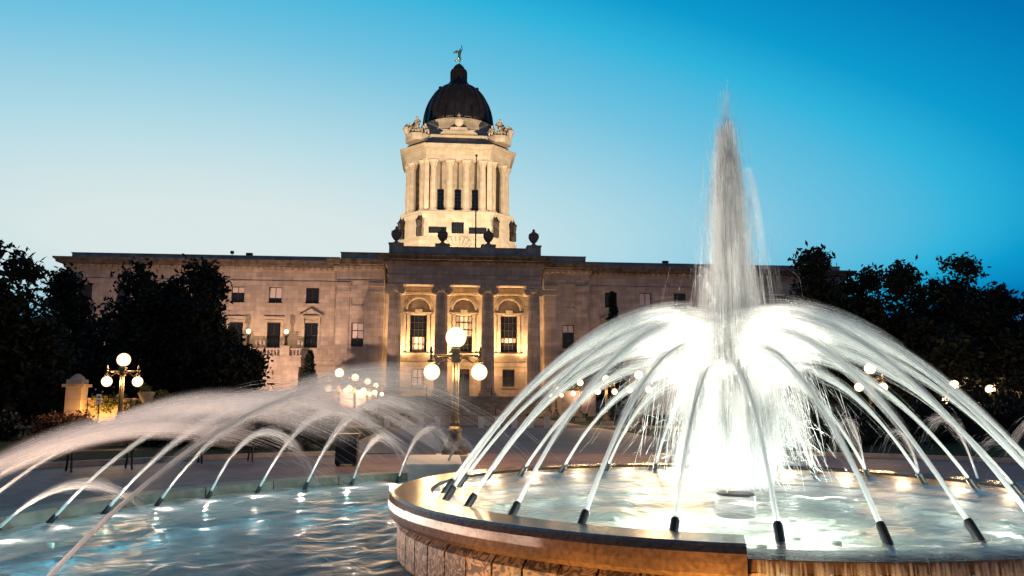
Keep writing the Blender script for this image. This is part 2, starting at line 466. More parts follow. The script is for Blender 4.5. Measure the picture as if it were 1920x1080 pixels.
# ================================================================== GROUND
FX, FY = 0.0, 9.1                       # fountain centre
g = MB()
rs = [9.05, 12, 18, 26, 40, 70, 130, 300, 900, 3000]; ns = 96
for r in rs:
    for i in range(ns):
        a = 2 * math.pi * i / ns; g.v.append((FX + r * math.cos(a), FY + r * math.sin(a), 0.0))
for j in range(len(rs) - 1):
    for i in range(ns):
        i2 = (i + 1) % ns; g.f.append((j * ns + i, j * ns + i2, (j + 1) * ns + i2, (j + 1) * ns + i))
mk('ground_lawn', g, 'grass', kind='structure')

def flat_ring(name, r0, r1, z, mat, a0=0, a1=360, n=160):
    m = MB(); full = a1 - a0 >= 360
    k = n if full else n + 1
    for i in range(k):
        a = R(a0 + (a1 - a0) * i / n)
        for r in (r0, r1): m.v.append((FX + r * math.cos(a), FY + r * math.sin(a), z))
    for i in range(n):
        j = (i + 1) % k; m.f.append((2 * i, 2 * i + 1, 2 * j + 1, 2 * j))
    return mk(name, m, mat, kind='structure')
flat_ring('fountain_plaza', 9.1, 16.5, 0.004, 'paving_brick')
m = MB(); m.box(-6.6, 6.6, 25.2, 91.5, -0.1, 0.008); mk('axis_path', m, 'path_slab', kind='structure')
m = MB(); m.box(-45, 45, 50.2, 56.0, -0.1, 0.012); mk('cross_road', m, 'asphalt', kind='structure')
for s in (-1, 1):
    m = MB(); m.box(min(s * 7.0, s * 45), max(s * 7.0, s * 45), 49.9, 50.2, -0.1, 0.13); mk('road_kerb', m, 'concrete', kind='structure')
m = MB(); m.ring(16.5, 16.75, -0.1, 0.12, FX, FY, 110, 250, 60); mk('plaza_kerb', m, 'concrete', kind='structure')
m = MB(); m.ring(16.5, 16.75, -0.1, 0.12, FX, FY, -70, 70, 60); mk('plaza_kerb', m, 'concrete', kind='structure')

# ================================================================== LEGISLATIVE BUILDING
BX = -0.46
bld = thing('legislative_building', (BX, 104, 0), 'long limestone legislature with dark cornice and floodlit columned portico', 'building')
WY, PY = 105.0, 103.3

def wall_open(m, x0, x1, z0, z1, y, ops, depth=0.45):
    """wall face at y, looking to -y, with rectangular openings and their reveals"""
    xs = sorted({x0, x1, *[o[0] for o in ops], *[o[1] for o in ops]}); zs = sorted({z0, z1, *[o[2] for o in ops], *[o[3] for o in ops]})
    for a, b in zip(xs, xs[1:]):
        for c, d in zip(zs, zs[1:]):
            mx, mz = (a + b) / 2, (c + d) / 2
            if any(o[0] < mx < o[1] and o[2] < mz < o[3] for o in ops): continue
            m.quad((a, y, c), (b, y, c), (b, y, d), (a, y, d))
    for a, b, c, d in ops:
        e = y + depth
        m.quad((a, y, c), (a, y, d), (a, e, d), (a, e, c)); m.quad((b, y, d), (b, y, c), (b, e, c), (b, e, d))
        m.quad((a, y, c), (a, e, c), (b, e, c), (b, y, c)); m.quad((a, y, d), (b, y, d), (b, e, d), (a, e, d))

def window(parent, cx, z0, w, h, y, blind=0.0, bars=(1, 1), sill=True, surround=0, depth=0.3):
    """window part > frame, pane, blind, sill as sub-parts"""
    f = MB(); t = 0.09; yy = y + depth
    x0, x1, z1 = cx - w / 2, cx + w / 2, z0 + h
    f.box(x0 + .003, x0 + t, yy - 0.06, yy + 0.05, z0 + .003, z1 - .003); f.box(x1 - t, x1 - .003, yy - 0.06, yy + 0.05, z0 + .003, z1 - .003)
    f.box(x0 + t, x1 - t, yy - 0.06, yy + 0.05, z0 + .003, z0 + t); f.box(x0 + t, x1 - t, yy - 0.06, yy + 0.05, z1 - t, z1 - .003)
    nx, nz = bars
    for i in range(1, nx + 1):
        xx = x0 + w * i / (nx + 1); f.box(xx - 0.035, xx + 0.035, yy - 0.045, yy + 0.04, z0 + t, z1 - t)
    for i in range(1, nz + 1):
        zz = z0 + h * i / (nz + 1); f.box(x0 + t, x1 - t, yy - 0.05, yy + 0.045, zz - 0.04, zz + 0.04)
    wn = mk('window', f, 'window_frame', parent)
    p = MB(); p.box(x0 + .01, x1 - .01, yy + 0.055, yy + 0.075, z0 + .01, z1 - .01); mk('pane', p, 'glass_dark', wn)
    if blind:
        b = MB(); b.box(x0 + t, x1 - t, yy + 0.012, yy + 0.03, z1 - t - blind * h, z1 - t); mk('blind', b, 'blind', wn)
    if sill:
        s = MB(); s.box(x0 - 0.14, x1 + 0.14, y - 0.16, y - 0.003, z0 - 0.2, z0 - 0.003); mk('sill', s, 'carved_stone', wn)
    if surround:
        s = MB(); q = 0.32
        s.box(x0 - q, x0 - .003, y - 0.09, y - .003, z0, z1 + q); s.box(x1 + .003, x1 + q, y - 0.09, y - .003, z0, z1 + q)
        s.box(x0 - .003, x1 + .003, y - 0.088, y - .003, z1 + .003, z1 + q)
        s.box(x0 - q - .12, x1 + q + .12, y - 0.24, y - .004, z1 + q + .25, z1 + q + .42)
        if surround == 2:       # pediment on brackets
            zz = z1 + q + .42; a = x0 - q - .32; b = x1 + q + .32
            s.box(a, b, y - 0.42, y - .005, zz + .01, zz + .16)
            s.prism_y([(a, zz + .17), (b, zz + .17), ((a + b) / 2, zz + .95)], y - 0.12, y - .006)
            s.prism_y([(a - .05, zz + .18), (a + .3, zz + .18), ((a + b) / 2, zz + .86), ((a + b) / 2, zz + 1.08)], y - 0.44, y - .12)
            s.prism_y([(b - .3, zz + .18), (b + .05, zz + .18), ((a + b) / 2, zz + 1.08), ((a + b) / 2, zz + .86)], y - 0.44, y - .12)
            for xx in (x0 - q + .05, x1 + q - .27): s.box(xx, xx + .22, y - .36, y - .25, z1 + q - .5, zz)
        mk('surround', s, 'carved_stone', wn)
    return wn

def entablature(parent, x0, x1, y, back, zA, zF, zD, zC, zT, par_in=0.35, lend=True, rend=True, dent=0.72):
    """bands from architrave to parapet; y is the wall face"""
    e0 = (lambda p: p if lend else -0.002); e1 = (lambda p: p if rend else -0.002)
    m = MB()
    m.box(x0 - e0(.10), x1 + e1(.10), y - .10, y + .3, zA, zA + .18)
    m.box(x0 - e0(.16), x1 + e1(.16), y - .16, y + .3, zA + .18, zA + .30)
    m.box(x0 - e0(.04), x1 + e1(.04), y - .04, back, zA + .30, zF)
    mk('frieze', m, 'limestone', parent)
    m = MB()
    m.box(x0 - e0(.2), x1 + e1(.2), y - .2, back, zF, zF + .14)
    n = max(2, int((x1 - x0) / dent))
    for i in range(n):
        xx = x0 + (i + .5) * (x1 - x0) / n
        m.box(xx - dent * .29, xx + dent * .29, y - .44, y - .19, zF + .145, zD - .004)
    if lend:
        for k in range(6): m.box(x0 - .44, x0 - .19, y + .1 + k * dent, y + .1 + k * dent + dent * .55, zF + .145, zD - .004)
    if rend:
        for k in range(6): m.box(x1 + .19, x1 + .44, y + .1 + k * dent, y + .1 + k * dent + dent * .55, zF + .145, zD - .004)
    m.box(x0 - e0(.18), x1 + e1(.18), y - .18, back, zF + .14, zD)
    mk('dentil_course', m, 'limestone', parent, kind='stuff')
    m = MB(); h = zC - zD
    m.box(x0 - e0(.55), x1 + e1(.55), y - .55, back, zD, zD + h * .2)
    m.box(x0 - e0(1.0), x1 + e1(1.0), y - 1.0, back, zD + h * .2, zD + h * .55)
    m.box(x0 - e0(1.12), x1 + e1(1.12), y - 1.12, back, zD + h * .55, zD + h * .72)
    m.box(x0 - e0(1.28), x1 + e1(1.28), y - 1.28, back, zD + h * .72, zC)
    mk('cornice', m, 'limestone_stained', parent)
    m = MB()
    m.box(x0 + (par_in if lend else 0), x1 - (par_in if rend else 0), y + par_in, back, zC, zT - .12)
    m.box(x0 + (par_in - .08 if lend else 0), x1 - (par_in - .08 if rend else 0), y + par_in - .08, back, zT - .12, zT)
    mk('parapet', m, 'weathered_parapet', parent)

WXL, WXR = -51.0, 52.0
PAVL, PAVR = BX - 16.4, BX + 16.4
step = 4.73
left_c = [-20.15 - step * k for k in range(7)]
right_c = [2 * BX + 20.15 + step * k for k in range(7)]
for side, cs, xa, xb in ((-1, left_c, WXL, PAVL), (1, right_c, PAVR, WXR)):
    ops = []
    for c in cs:
        ops += [(c - .83, c + .83, 14.2, 16.3), (c - .85, c + .85, 8.45, 11.7), (c - .8, c + .8, 3.4, 5.6)]
    m = MB(); wall_open(m, xa, xb, 0, 16.8, WY, ops)
    ex = WXL if side < 0 else WXR
    m.quad((ex, WY, 0), (ex, WY, 16.8), (ex, WY + 60, 16.8), (ex, WY + 60, 0))
    mk('wing_wall', m, 'limestone', bld, recalc=False)
    m = MB(); m.box(xa + .02, xb - .02, WY - .14, WY - .003, 6.35, 6.75); m.box(xa + .02, xb - .02, WY - .10, WY - .003, 12.95 - .25, 12.95 - .1) if False else None
    m.box(xa + .02, xb - .02, WY - .12, WY - .003, 0, 1.1)
    mk('string_course', m, 'carved_stone', bld)
    for i, c in enumerate(cs):
        bl = {1: .62, 2: .32, 4: .45}.get(i, 0) if side < 0 else {1: .9, 3: .4}.get(i, 0)
        window(bld, c, 14.2, 1.66, 2.1, WY, bl, (1, 0))
        window(bld, c, 8.45, 1.70, 3.25, WY, 0, (1, 1), surround=2 if i in (0, 4) else 1)
        window(bld, c, 3.4, 1.6, 2.2, WY, 0, (1, 1))
    entablature(bld, xa, xb, WY, WY + 12, 16.8, 18.35, 18.85, 19.65, 20.45, lend=side < 0, rend=side > 0)

# pavilions either side of the portico
PXL, PXR = BX - 10.35, BX + 10.35
for side in (-1, 1):
    xa, xb = (PAVL, PXL) if side < 0 else (PXR, PAVR)
    c = BX + side * 13.6
    ops = [(c - .78, c + .78, 8.55, 11.65), (c - .75, c + .75, 3.5, 5.5), (c - .85, c + .85, 13.9, 14.75)]
    m = MB(); wall_open(m, xa, xb, 0, 16.8, PY, ops)
    ex = PAVL if side < 0 else PAVR
    m.quad((ex, PY, 0), (ex, PY, 16.8), (ex, WY, 16.8), (ex, WY, 0))
    mk('pavilion_wall', m, 'limestone', bld, recalc=False)
    m = MB(); m.box(c - .84, c + .84, PY + .1, PY + .4, 13.91, 14.74); mk('blank_panel', m, 'carved_stone', bld)
    m = MB()
    for px in (xa + .9, xb - 1.0):           # flat pilaster strips with cap and base
        m.box(px - .75, px + .75, PY - .13, PY - .003, 2.3, 15.5); m.box(px - .85, px + .85, PY - .22, PY - .004, 15.5, 15.75)
        m.box(px - .8, px + .8, PY - .17, PY - .004, 15.76, 16.3); m.box(px - .95, px + .95, PY - .3, PY - .004, 16.3, 16.78)
        m.box(px - .9, px + .9, PY - .25, PY - .004, 0, 2.3)
    mk('pilaster_strips', m, 'limestone', bld)
    window(bld, c, 8.55, 1.56, 3.1, PY, .62 if side < 0 else .3, (1, 2))
    m = MB(); m.box(c - 1.0, c + 1.0, PY - .12, PY - .003, 6.9, 7.75); m.box(c - 1.1, c + 1.1, PY - .25, PY - .003, 6.6, 6.88); mk('apron_panel', m, 'carved_stone', bld)
    window(bld, c, 3.5, 1.5, 2.0, PY, 0, (1, 1))
    entablature(bld, xa, xb, PY, WY + 12, 16.8, 18.4, 18.9, 19.75, 20.85, lend=side < 0, rend=side > 0)

# portico
CY = 101.4; EF = 100.55; BWY = 104.5
cxs = [BX - 8.85, BX - 2.95, BX + 2.95, BX + 8.85]
m = MB(); ops = []
bays = [BX - 5.9, BX, BX + 5.9]
for b in bays: ops += [(b - 1.1, b + 1.1, 8.1, 12.85), (b - 1.45, b + 1.45, 13.55, 15.25), (b - .8, b + .8, 3.6 if abs(b - BX) > 1 else 2.34, 5.85)]
wall_open(m, PXL, PXR, 2.3, 17.0, BWY, ops, 0.5)
for s, ex in ((-1, PXL), (1, PXR)): m.quad((ex, PY, 2.3), (ex, BWY, 2.3), (ex, BWY, 17), (ex, PY, 17))
mk('portico_wall', m, 'limestone', bld, recalc=False)
for b in bays:
    wn = window(bld, b, 8.1, 2.2, 4.75, BWY, {0: .0, 1: .55, 2: 0.0}[bays.index(b)], (3, 4), sill=False)
    bm = MB()
    if b < BX - 1: bm.box(b - .75, b + .75, BWY + .312, BWY + .33, 8.2, 10.0)
    if b > BX + 1: bm.box(b - .95, b + .95, BWY + .312, BWY + .33, 9.35, 9.9)
    if bm.v: mk('blind', bm, 'blind', wn)
    # moulded surround with pilasters and brackets
    s = MB(); y = BWY
    for q in (-1, 1):
        s.box(b + q * 1.3 - .2, b + q * 1.3 + .2, y - .22, y - .003, 7.9, 12.9); s.box(b + q * 1.75 - .12, b + q * 1.75 + .12, y - .34, y - .003, 10.4, 12.95)
        s.box(b + q * 1.75 - .1, b + q * 1.75 + .1, y - .16, y - .004, 8.2, 10.4)
    s.box(b - 2.0, b + 2.0, y - .3, y - .003, 12.96, 13.2); s.box(b - .45, b + .45, y - .4, y - .01, 12.86, 13.55)
    s.box(b - 2.0, b + 2.0, y - .45, y - .003, 7.55, 7.88); s.box(b - 1.9, b + 1.9, y - .2, y - .004, 6.75, 7.54)
    s.box(b - 2.25, b + 2.25, y - .36, y - .004, 6.2, 6.74)
    mk('surround', s, 'carved_stone', wn)
    # arched recess: tympanum behind, arch spandrels and archivolt in front
    t = MB(); t.box(b - 1.44, b + 1.44, y + .22, y + .49, 13.56, 15.24)
    ty = mk('arch_recess', t, 'limestone', bld)
    sp = MB(); na = 16; ra = 1.4
    for q in (-1, 1):
        pts = [(b + q * ra * math.cos(R(90 * i / na)), 13.56 + ra * math.sin(R(90 * i / na)) * 1.0) for i in range(na + 1)]
        for i in range(na):
            (xa, za), (xb, zb) = pts[i], pts[i + 1]
            sp.quad((xa, y - .001, za), (b + q * 1.45, y - .001, za), (b + q * 1.45, y - .001, zb), (xb, y - .001, zb))
            sp.quad((xa, y - .001, za), (xb, y - .001, zb), (xb, y + .42, zb), (xa, y + .42, za))
    sp.box(b - 1.45, b + 1.45, y - .001, y + .42, 14.96, 15.25)
    mk('spandrel', sp, 'limestone', ty, recalc=False)
    av = MB()
    for r0, r1, pr in ((1.42, 1.62, .22), (1.62, 1.92, .12)):
        for i in range(24):
            a0, a1 = R(180 * i / 24), R(180 * (i + 1) / 24)
            P = [(b + r0 * math.cos(a0), 13.56 + r0 * math.sin(a0)), (b + r1 * math.cos(a0), 13.56 + r1 * math.sin(a0)),
                 (b + r1 * math.cos(a1), 13.56 + r1 * math.sin(a1)), (b + r0 * math.cos(a1), 13.56 + r0 * math.sin(a1))]
            av.prism_y(P, y - pr, y - .004)
    mk('archivolt', av, 'carved_stone', ty)
    if abs(b - BX) > 1: window(bld, b, 3.6, 1.6, 2.25, BWY, .9 if b < BX else 0, (1, 1))
    else:
        d = MB(); d.box(b - .8, b + .8, BWY + .3, BWY + .36, 2.34, 5.85); dr = mk('door', d, 'window_frame', bld)
        d = MB(); [d.box(b + q * .38 - .28, b + q * .38 + .28, BWY + .285, BWY + .298, 3.3, 5.2) for q in (-1, 1)]; mk('pane', d, 'glass_dark', dr)
        d = MB(); d.box(b - .05, b + .05, BWY + .22, BWY + .3, 3.6, 4.2); mk('handle', d, 'bronze', dr)
# columns
def flute(i, z): return 1.0 if (i % 4) in (0, 1) else 0.93
cz0, cz1 = 2.32, 15.35
prof = [(.86, cz0 + .75), (.855, cz0 + 4), (.83, cz0 + 7), (.78, cz0 + 10), (.72, cz1)]
c0 = None
for i, cx in enumerate(cxs):
    if c0 is None:
        m = MB().lathe(prof, cx, CY, 80, flute); c0 = mk('column', m, 'limestone', bld, smooth=False)
        m = MB(); m.box(cx - 1.12, cx + 1.12, CY - 1.12, CY + 1.12, cz0, cz0 + .3)
        m.lathe([(1.1, cz0 + .3), (1.14, cz0 + .38), (1.1, cz0 + .48), (.95, cz0 + .52), (.95, cz0 + .58), (1.02, cz0 + .64), (.98, cz0 + .72), (.88, cz0 + .76)], cx, CY, 40)
        mk('base', m, 'limestone', c0)
        m = MB(); m.lathe([(.73, cz1 - .02), (.84, cz1 + .12), (.9, cz1 + .3), (.86, cz1 + .42)], cx, CY, 40)
        m.box(cx - .8, cx + .8, CY - .86, CY + .86, cz1 + .3, cz1 + .62)
        for q in (-1, 1):        # volutes
            for k in range(20):
                a0, a1 = R(18 * k), R(18 * (k + 1)); r = .46
                m.prism_y([(cx + q * .86, cz1 + .22), (cx + q * .86 + r * math.cos(a0), cz1 + .22 + r * math.sin(a0)), (cx + q * .86 + r * math.cos(a1), cz1 + .22 + r * math.sin(a1))], CY - .92, CY + .92)
            m.prism_y([(cx + q * .86 + .2 * math.cos(R(36 * k)), cz1 + .22 + .2 * math.sin(R(36 * k))) for k in range(10)], CY - 1.0, CY - .93)
        m.box(cx - 1.02, cx + 1.02, CY - 1.0, CY + 1.0, cz1 + .66, cz1 + .95)
        mk('capital', m, 'carved_stone', c0)
    else:
        c = again(c0, bld, cx - cxs[0])
        for ch in list(c0.children): again(ch, c)
# portico floor, ceiling, entablature, attic
m = MB(); m.box(PXL + .01, PXR - .01, 99.6, BWY - .002, 0, 2.315); mk('portico_floor', m, 'step_stone', bld)
m = MB(); m.box(PXL + .05, PXR - .05, BWY - .32, BWY - .003, 15.52, 15.78); mk('inner_cornice', m, 'carved_stone', bld)
m = MB(); m.box(BX - 9.6, BX + 9.6, EF + 1.9, BWY - .003, 16.62, 16.8); mk('portico_ceiling', m, 'portico_ceiling', bld)
ex0, ex1 = BX - 9.75, BX + 9.75
m = MB(); m.box(ex0, ex1, EF, EF + 1.85, 16.31, 17.05); m.box(ex0 - .04, ex1 + .04, EF - .04, EF + 1.85, 17.05, 17.2)
mk('architrave', m, 'limestone', bld)
entablature(bld, ex0, ex1, EF, WY + 8, 17.2, 18.75, 19.2, 20.05, 21.25)
for cx in cxs[1:3]:
    m = MB()
    for k in range(24):
        a0, a1 = R(15 * k), R(15 * (k + 1)); r0, r1 = .3, .45
        m.prism_y([(cx + r0 * math.cos(a0), 18.15 + r0 * math.sin(a0)), (cx + r1 * math.cos(a0), 18.15 + r1 * math.sin(a0)), (cx + r1 * math.cos(a1), 18.15 + r1 * math.sin(a1)), (cx + r0 * math.cos(a1), 18.15 + r0 * math.sin(a1))], EF - .16, EF - .045)
    mk('wreath', m, 'carved_stone', bld)
# attic pedestals and urns
for i, cx in enumerate(cxs):
    m = MB(); m.box(cx - .85, cx + .85, EF + .2, EF + 1.7, 20.06, 21.5); m.box(cx - .95, cx + .95, EF + .1, EF + 1.8, 21.5, 21.65); mk('urn_pedestal', m, 'weathered_parapet', bld)
u0 = None
for i, cx in enumerate(cxs):
    yy = EF + .95; z = 21.652
    if u0 is None:
        m = MB().lathe([(.5, z), (.5, z + .12), (.2, z + .3), (.2, z + .42), (.42, z + .6), (.66, z + 1.0), (.72, z + 1.3), (.62, z + 1.42), (.7, z + 1.5), (.66, z + 1.58), (.42, z + 1.75), (.16, z + 1.95), (.2, z + 2.1), (.06, z + 2.3)], cx, yy, 20, lambda k, zz: 1.0 if k % 2 else .93)
        u0 = mk('urn', m, 'dark_stone', bld, smooth=False)
    else: again(u0, bld, cx - cxs[0])
# body of the building behind the facade (roof below the parapets)
m = MB(); m.box(PAVL + .3, PAVR - .3, BWY + .6, 190, 0, 19.3); m.box(WXL + .02, PAVL + .3, WY + .6, 150, 0, 19.2); m.box(PAVR - .3, WXR - .02, WY + .6, 150, 0, 19.2)
mk('roof_block', m, 'weathered_parapet', bld)
# terrace in front of the left wing
m = MB(); m.box(-30.5, -20.9, 102.4, WY - .15, 6.9, 7.15); m.box(-30.6, -20.8, 102.3, 102.75, 7.15, 7.3)
for k in range(24): m.box(-30.35 + k * .4, -30.2 + k * .4, 102.42, 102.62, 7.3, 8.0)
m.box(-30.6, -20.8, 102.32, 102.72, 8.0, 8.2)
m.box(-30.2, -21.2, 102.9, WY - .13, 0, 5.9); m.box(-30.5, -20.9, 102.6, WY - .14, 5.9, 6.9)
mk('terrace', m, 'limestone', bld)
for cx in (-27.45, -22.8):
    m = MB(); m.box(cx - .55, cx + .55, 102.0, 103.05, 7.3, 8.35); m.box(cx - .62, cx + .62, 101.95, 103.1, 8.35, 8.5); mk('terrace_pedestal', m, 'carved_stone', bld)

# grand steps
st = thing('grand_staircase', (BX, 96, 0), 'broad dark stone staircase rising to the portico between flank walls', 'staircase')
nst = 15; dz = 2.3 / nst
for k in range(nst):
    m = MB(); m.box(BX - 9.9, BX + 9.9, 99.6 - .5 * (nst - k) , 99.598, 0 if k == 0 else dz * k, dz * (k + 1) - (0.0 if k < nst - 1 else .004)); mk('step', m, 'step_stone', st)
for s in (-1, 1):
    x0 = BX + s * 10.0; x1 = BX + s * 15.2
    m = MB(); m.box(min(x0, x1), max(x0, x1), 93.2, 103.0, 0, 2.7); m.box(min(x0, x1) - .15, max(x0, x1) + .15, 93.05, 103.05, 2.7, 2.95); mk('flank_wall', m, 'limestone', st)
for xx in (-4.6, 3.4):
    m = MB(); pts = []
    for t in (0, 1): pts.append((BX + xx, 92.4 + t * 7.4, .95 + 2.2 * t))
    m.tube(pts, .04, 8); m.tube([(BX + xx, 99.9, 2.3), (BX + xx, 99.9, 3.5)], .05); m.tube([(BX + xx, 92.4, .0), (BX + xx, 92.4, 1.0)], .05); mk('handrail', m, 'iron_black', st)

# portico floodlights fixed to the backs of the columns
for i, b in enumerate(bays):
    for q, sd in ((-1, 'left'), (1, 'right')):
        cx = b + q * 2.75; nm = ('left', 'middle', 'right')[i]
        f = thing('floodlight', (cx, 102.3, 6.6), 'black floodlight behind the column %s of the %s portico bay' % (sd, nm), 'floodlight', 'portico floodlights')
        m = MB(); m.box(cx - .16, cx + .16, 102.15, 102.42, 6.2, 6.6); m.box(cx - .05, cx + .05, 101.9, 102.15, 6.35, 6.45); mk('housing', m, 'iron_black', f)
        lamp_light('portico_lamp', 'SPOT', (cx, 102.45, 6.72), 4300, (1.0, .63, .29), f, (b + q * .6, 104.6, 13.2), .2, 110, 1.0)
        lamp_light('portico_lower_lamp', 'POINT', (cx, 102.7, 6.0), 260, (1.0, .58, .24), f, size=.15)

# ================================================================== DOMED TOWER
TX, TY = -0.8, 151.0
tw = thing('domed_tower', (TX, TY, 20), 'tall floodlit limestone tower with columns and dark ribbed dome above the portico', 'tower')
TS = 1.0
def octo(hw, ch):
    hw *= TS; ch *= TS
    return [(TX + a, TY + b) for a, b in ((-ch, -hw), (ch, -hw), (hw, -ch), (hw, ch), (ch, hw), (-ch, hw), (-hw, ch), (-hw, -ch))]
ops = [(TX - 5.2, TX - 2.0, 31.5, 32.7), (TX - 1.1, TX + 1.1, 31.5, 33.6), (TX + 2.0, TX + 5.2, 31.5, 32.7)]
m = MB(); m.prism(octo(10.9, 6.9), 19.5, 30.3); m.prism(octo(10.65, 6.7), 30.3, 30.8); mk('tower_plinth', m, 'tower_stone', tw)
m = MB()
p = octo(10.35, 6.4); n = 8
for i in range(n):
    (xa, ya), (xb, yb) = p[i], p[(i + 1) % n]
    if i == 0: wall_open(m, xa, xb, 30.8, 35.1, ya, ops, .5)
    else: m.quad((xa, ya, 30.8), (xb, yb, 30.8), (xb, yb, 35.1), (xa, ya, 35.1))
mk('podium', m, 'tower_stone', tw, recalc=False)
m = MB(); m.prism(octo(10.5, 6.5), 35.1, 35.5); m.prism(octo(10.2, 6.2), 35.5, 35.75); mk('stylobate', m, 'tower_stone', tw)
for a, b, c, d in ops:
    f = MB(); yy = TY - 10.35 + .3
    f.box(a + .01, b - .01, yy, yy + .1, c + .01, d - .01); w = mk('grille', f, 'glass_dark', tw)
    f = MB(); k = int((b - a) / .4)
    for i in range(1, k): f.box(a + i * (b - a) / k - .04, a + i * (b - a) / k + .04, yy - .08, yy - .01, c + .01, d - .01)
    f.box(a + .01, b - .01, yy - .1, yy - .085, (c + d) / 2 - .04, (c + d) / 2 + .04); mk('bars', f, 'iron_black', w)
# keystone fan on the plinth
for k in range(11):
    a0, a1 = R(12 + k * 14.2), R(12 + k * 14.2 + 12.6); r0, r1 = 2.1, 3.5; zz = 27.4
    m = MB(); m.prism_y([(TX + r * math.cos(a), zz + r * math.sin(a)) for r, a in ((r0, a0), (r1, a0), (r1, a1), (r0, a1))], TY - 11.06, TY - 10.905)
    mk('voussoir', m, 'tower_stone', tw)
TS = .955
# cella with slit windows
m = MB(); p = octo(8.3, 4.9); cops = [(TX + q - .62, TX + q + .62, 36.2, 40.3) for q in (-3.15, 0, 3.15)]
for i in range(8):
    (xa, ya), (xb, yb) = p[i], p[(i + 1) % 8]
    if i == 0: wall_open(m, xa, xb, 35.7, 45.4, ya, cops, .5)
    else: m.quad((xa, ya, 35.7), (xb, yb, 35.7), (xb, yb, 45.4), (xa, ya, 45.4))
mk('cella_wall', m, 'tower_stone', tw, recalc=False)
for q in (-3.15, 0, 3.15): window(tw, TX + q, 36.2, 1.24, 4.1, TY - 8.3 * TS, 0, (1, 5))
# columns
tprof = [(.60, 36.35), (.59, 39), (.55, 42), (.50, 43.9)]
spots = []
for rot in range(4):
    for q in (-4.7, -1.57, 1.57, 4.7): spots.append((rot * 90, q, -9.55))
    for t in (.27, .78): spots.append((rot * 90, 5.55 + t * 4.0, -9.75 + t * 4.0))
tc0 = None
for rot, lx, ly in spots:
    a = R(rot); lx *= TS; ly *= TS; X = TX + lx * math.cos(a) - ly * math.sin(a); Y = TY + lx * math.sin(a) + ly * math.cos(a)
    if tc0 is None:
        o0 = (X, Y)
        tc0 = mk('column', MB().lathe(tprof, X, Y, 48, flute), 'tower_stone', tw)
        m = MB(); m.box(X - .8, X + .8, Y - .8, Y + .8, 35.76, 35.95); m.lathe([(.78, 35.95), (.8, 36.05), (.66, 36.18), (.7, 36.3), (.6, 36.4)], X, Y, 24); mk('base', m, 'tower_stone', tc0)
        m = MB(); m.lathe([(.5, 43.85), (.56, 44.05), (.54, 44.2), (.70, 44.45), (.60, 44.5), (.82, 44.85), (.72, 44.9), (.88, 45.1)], X, Y, 16, lambda k, z: 1.0 if k % 2 else .86); m.box(X - .82, X + .82, Y - .82, Y + .82, 45.1, 45.28); mk('capital', m, 'tower_stone', tc0)
    else:
        c = again(tc0, tw, X - o0[0], Y - o0[1])
        for ch in list(tc0.children): again(ch, c)
for rot in range(4):                       # square piers where the faces meet
    for q in (-5.95, 5.95):
        a = R(rot * 90); q *= TS; X = TX + q * math.cos(a) + 8.9 * math.sin(a); Y = TY + q * math.sin(a) - 8.9 * math.cos(a)
        m = MB(); m.box(X - .4, X + .4, Y - .4, Y + .4, 35.76, 45.28); mk('pier', m, 'tower_stone', tw)
m = MB(); m.prism(octo(10.2, 6.1), 45.3, 46.0); m.prism(octo(10.3, 6.15), 46.0, 46.95); mk('entablature', m, 'tower_stone', tw)
m = MB(); p = octo(10.3, 6.15)
for i in range(8):
    (xa, ya), (xb, yb) = p[i], p[(i + 1) % 8]; L = math.hypot(xb - xa, yb - ya); k = int(L / .55); ux, uy = (xb - xa) / L, (yb - ya) / L; nx, ny = uy, -ux
    for j in range(k):
        s = (j + .5) * L / k; c = [(s - .16, -.02), (s + .16, -.02), (s + .16, .3), (s - .16, .3)]
        m.prism([(xa + ux * u + nx * v, ya + uy * u + ny * v) for u, v in c], 46.97, 47.28)
mk('dentil_course', m, 'tower_stone', tw, kind='stuff')
m = MB(); m.prism(octo(10.5, 6.3), 46.95, 47.3) ; m.prism(octo(11.1, 6.5), 47.3, 47.75); m.prism(octo(11.3, 6.6), 47.75, 48.05); mk('cornice', m, 'tower_stone', tw)
m = MB(); m.prism(octo(9.9, 5.9), 48.05, 49.0); m.prism(octo(9.0, 5.4), 49.0, 50.4); mk('attic', m, 'tower_stone', tw)
m = MB().lathe([(7.5, 50.4), (7.5, 52.0), (7.15, 52.3), (7.1, 53.8), (7.3, 53.9), (7.3, 54.25), (6.9, 54.45)], TX, TY, 64); mk('drum', m, 'tower_stone', tw, smooth=False)
# front crest with urn
m = MB(); m.box(TX - 2.6, TX + 2.6, TY - 9.6, TY - 8.9, 50.4, 50.9); m.box(TX - 1.6, TX + 1.6, TY - 9.5, TY - 8.9, 50.9, 51.6); m.prism_y([(TX - 3.4, 50.42), (TX - 2.6, 50.42), (TX - 2.6, 51.0)], TY - 9.5, TY - 9.0); m.prism_y([(TX + 2.6, 50.42), (TX + 3.4, 50.42), (TX + 2.6, 51.0)], TY - 9.5, TY - 9.0)
m.lathe([(.5, 51.6), (.3, 51.8), (.75, 52.3), (.95, 52.9), (.8, 53.3), (.35, 53.6), (.3, 53.9), (.05, 54.4)], TX, TY - 9.2, 16); mk('crest', m, 'tower_stone', tw)
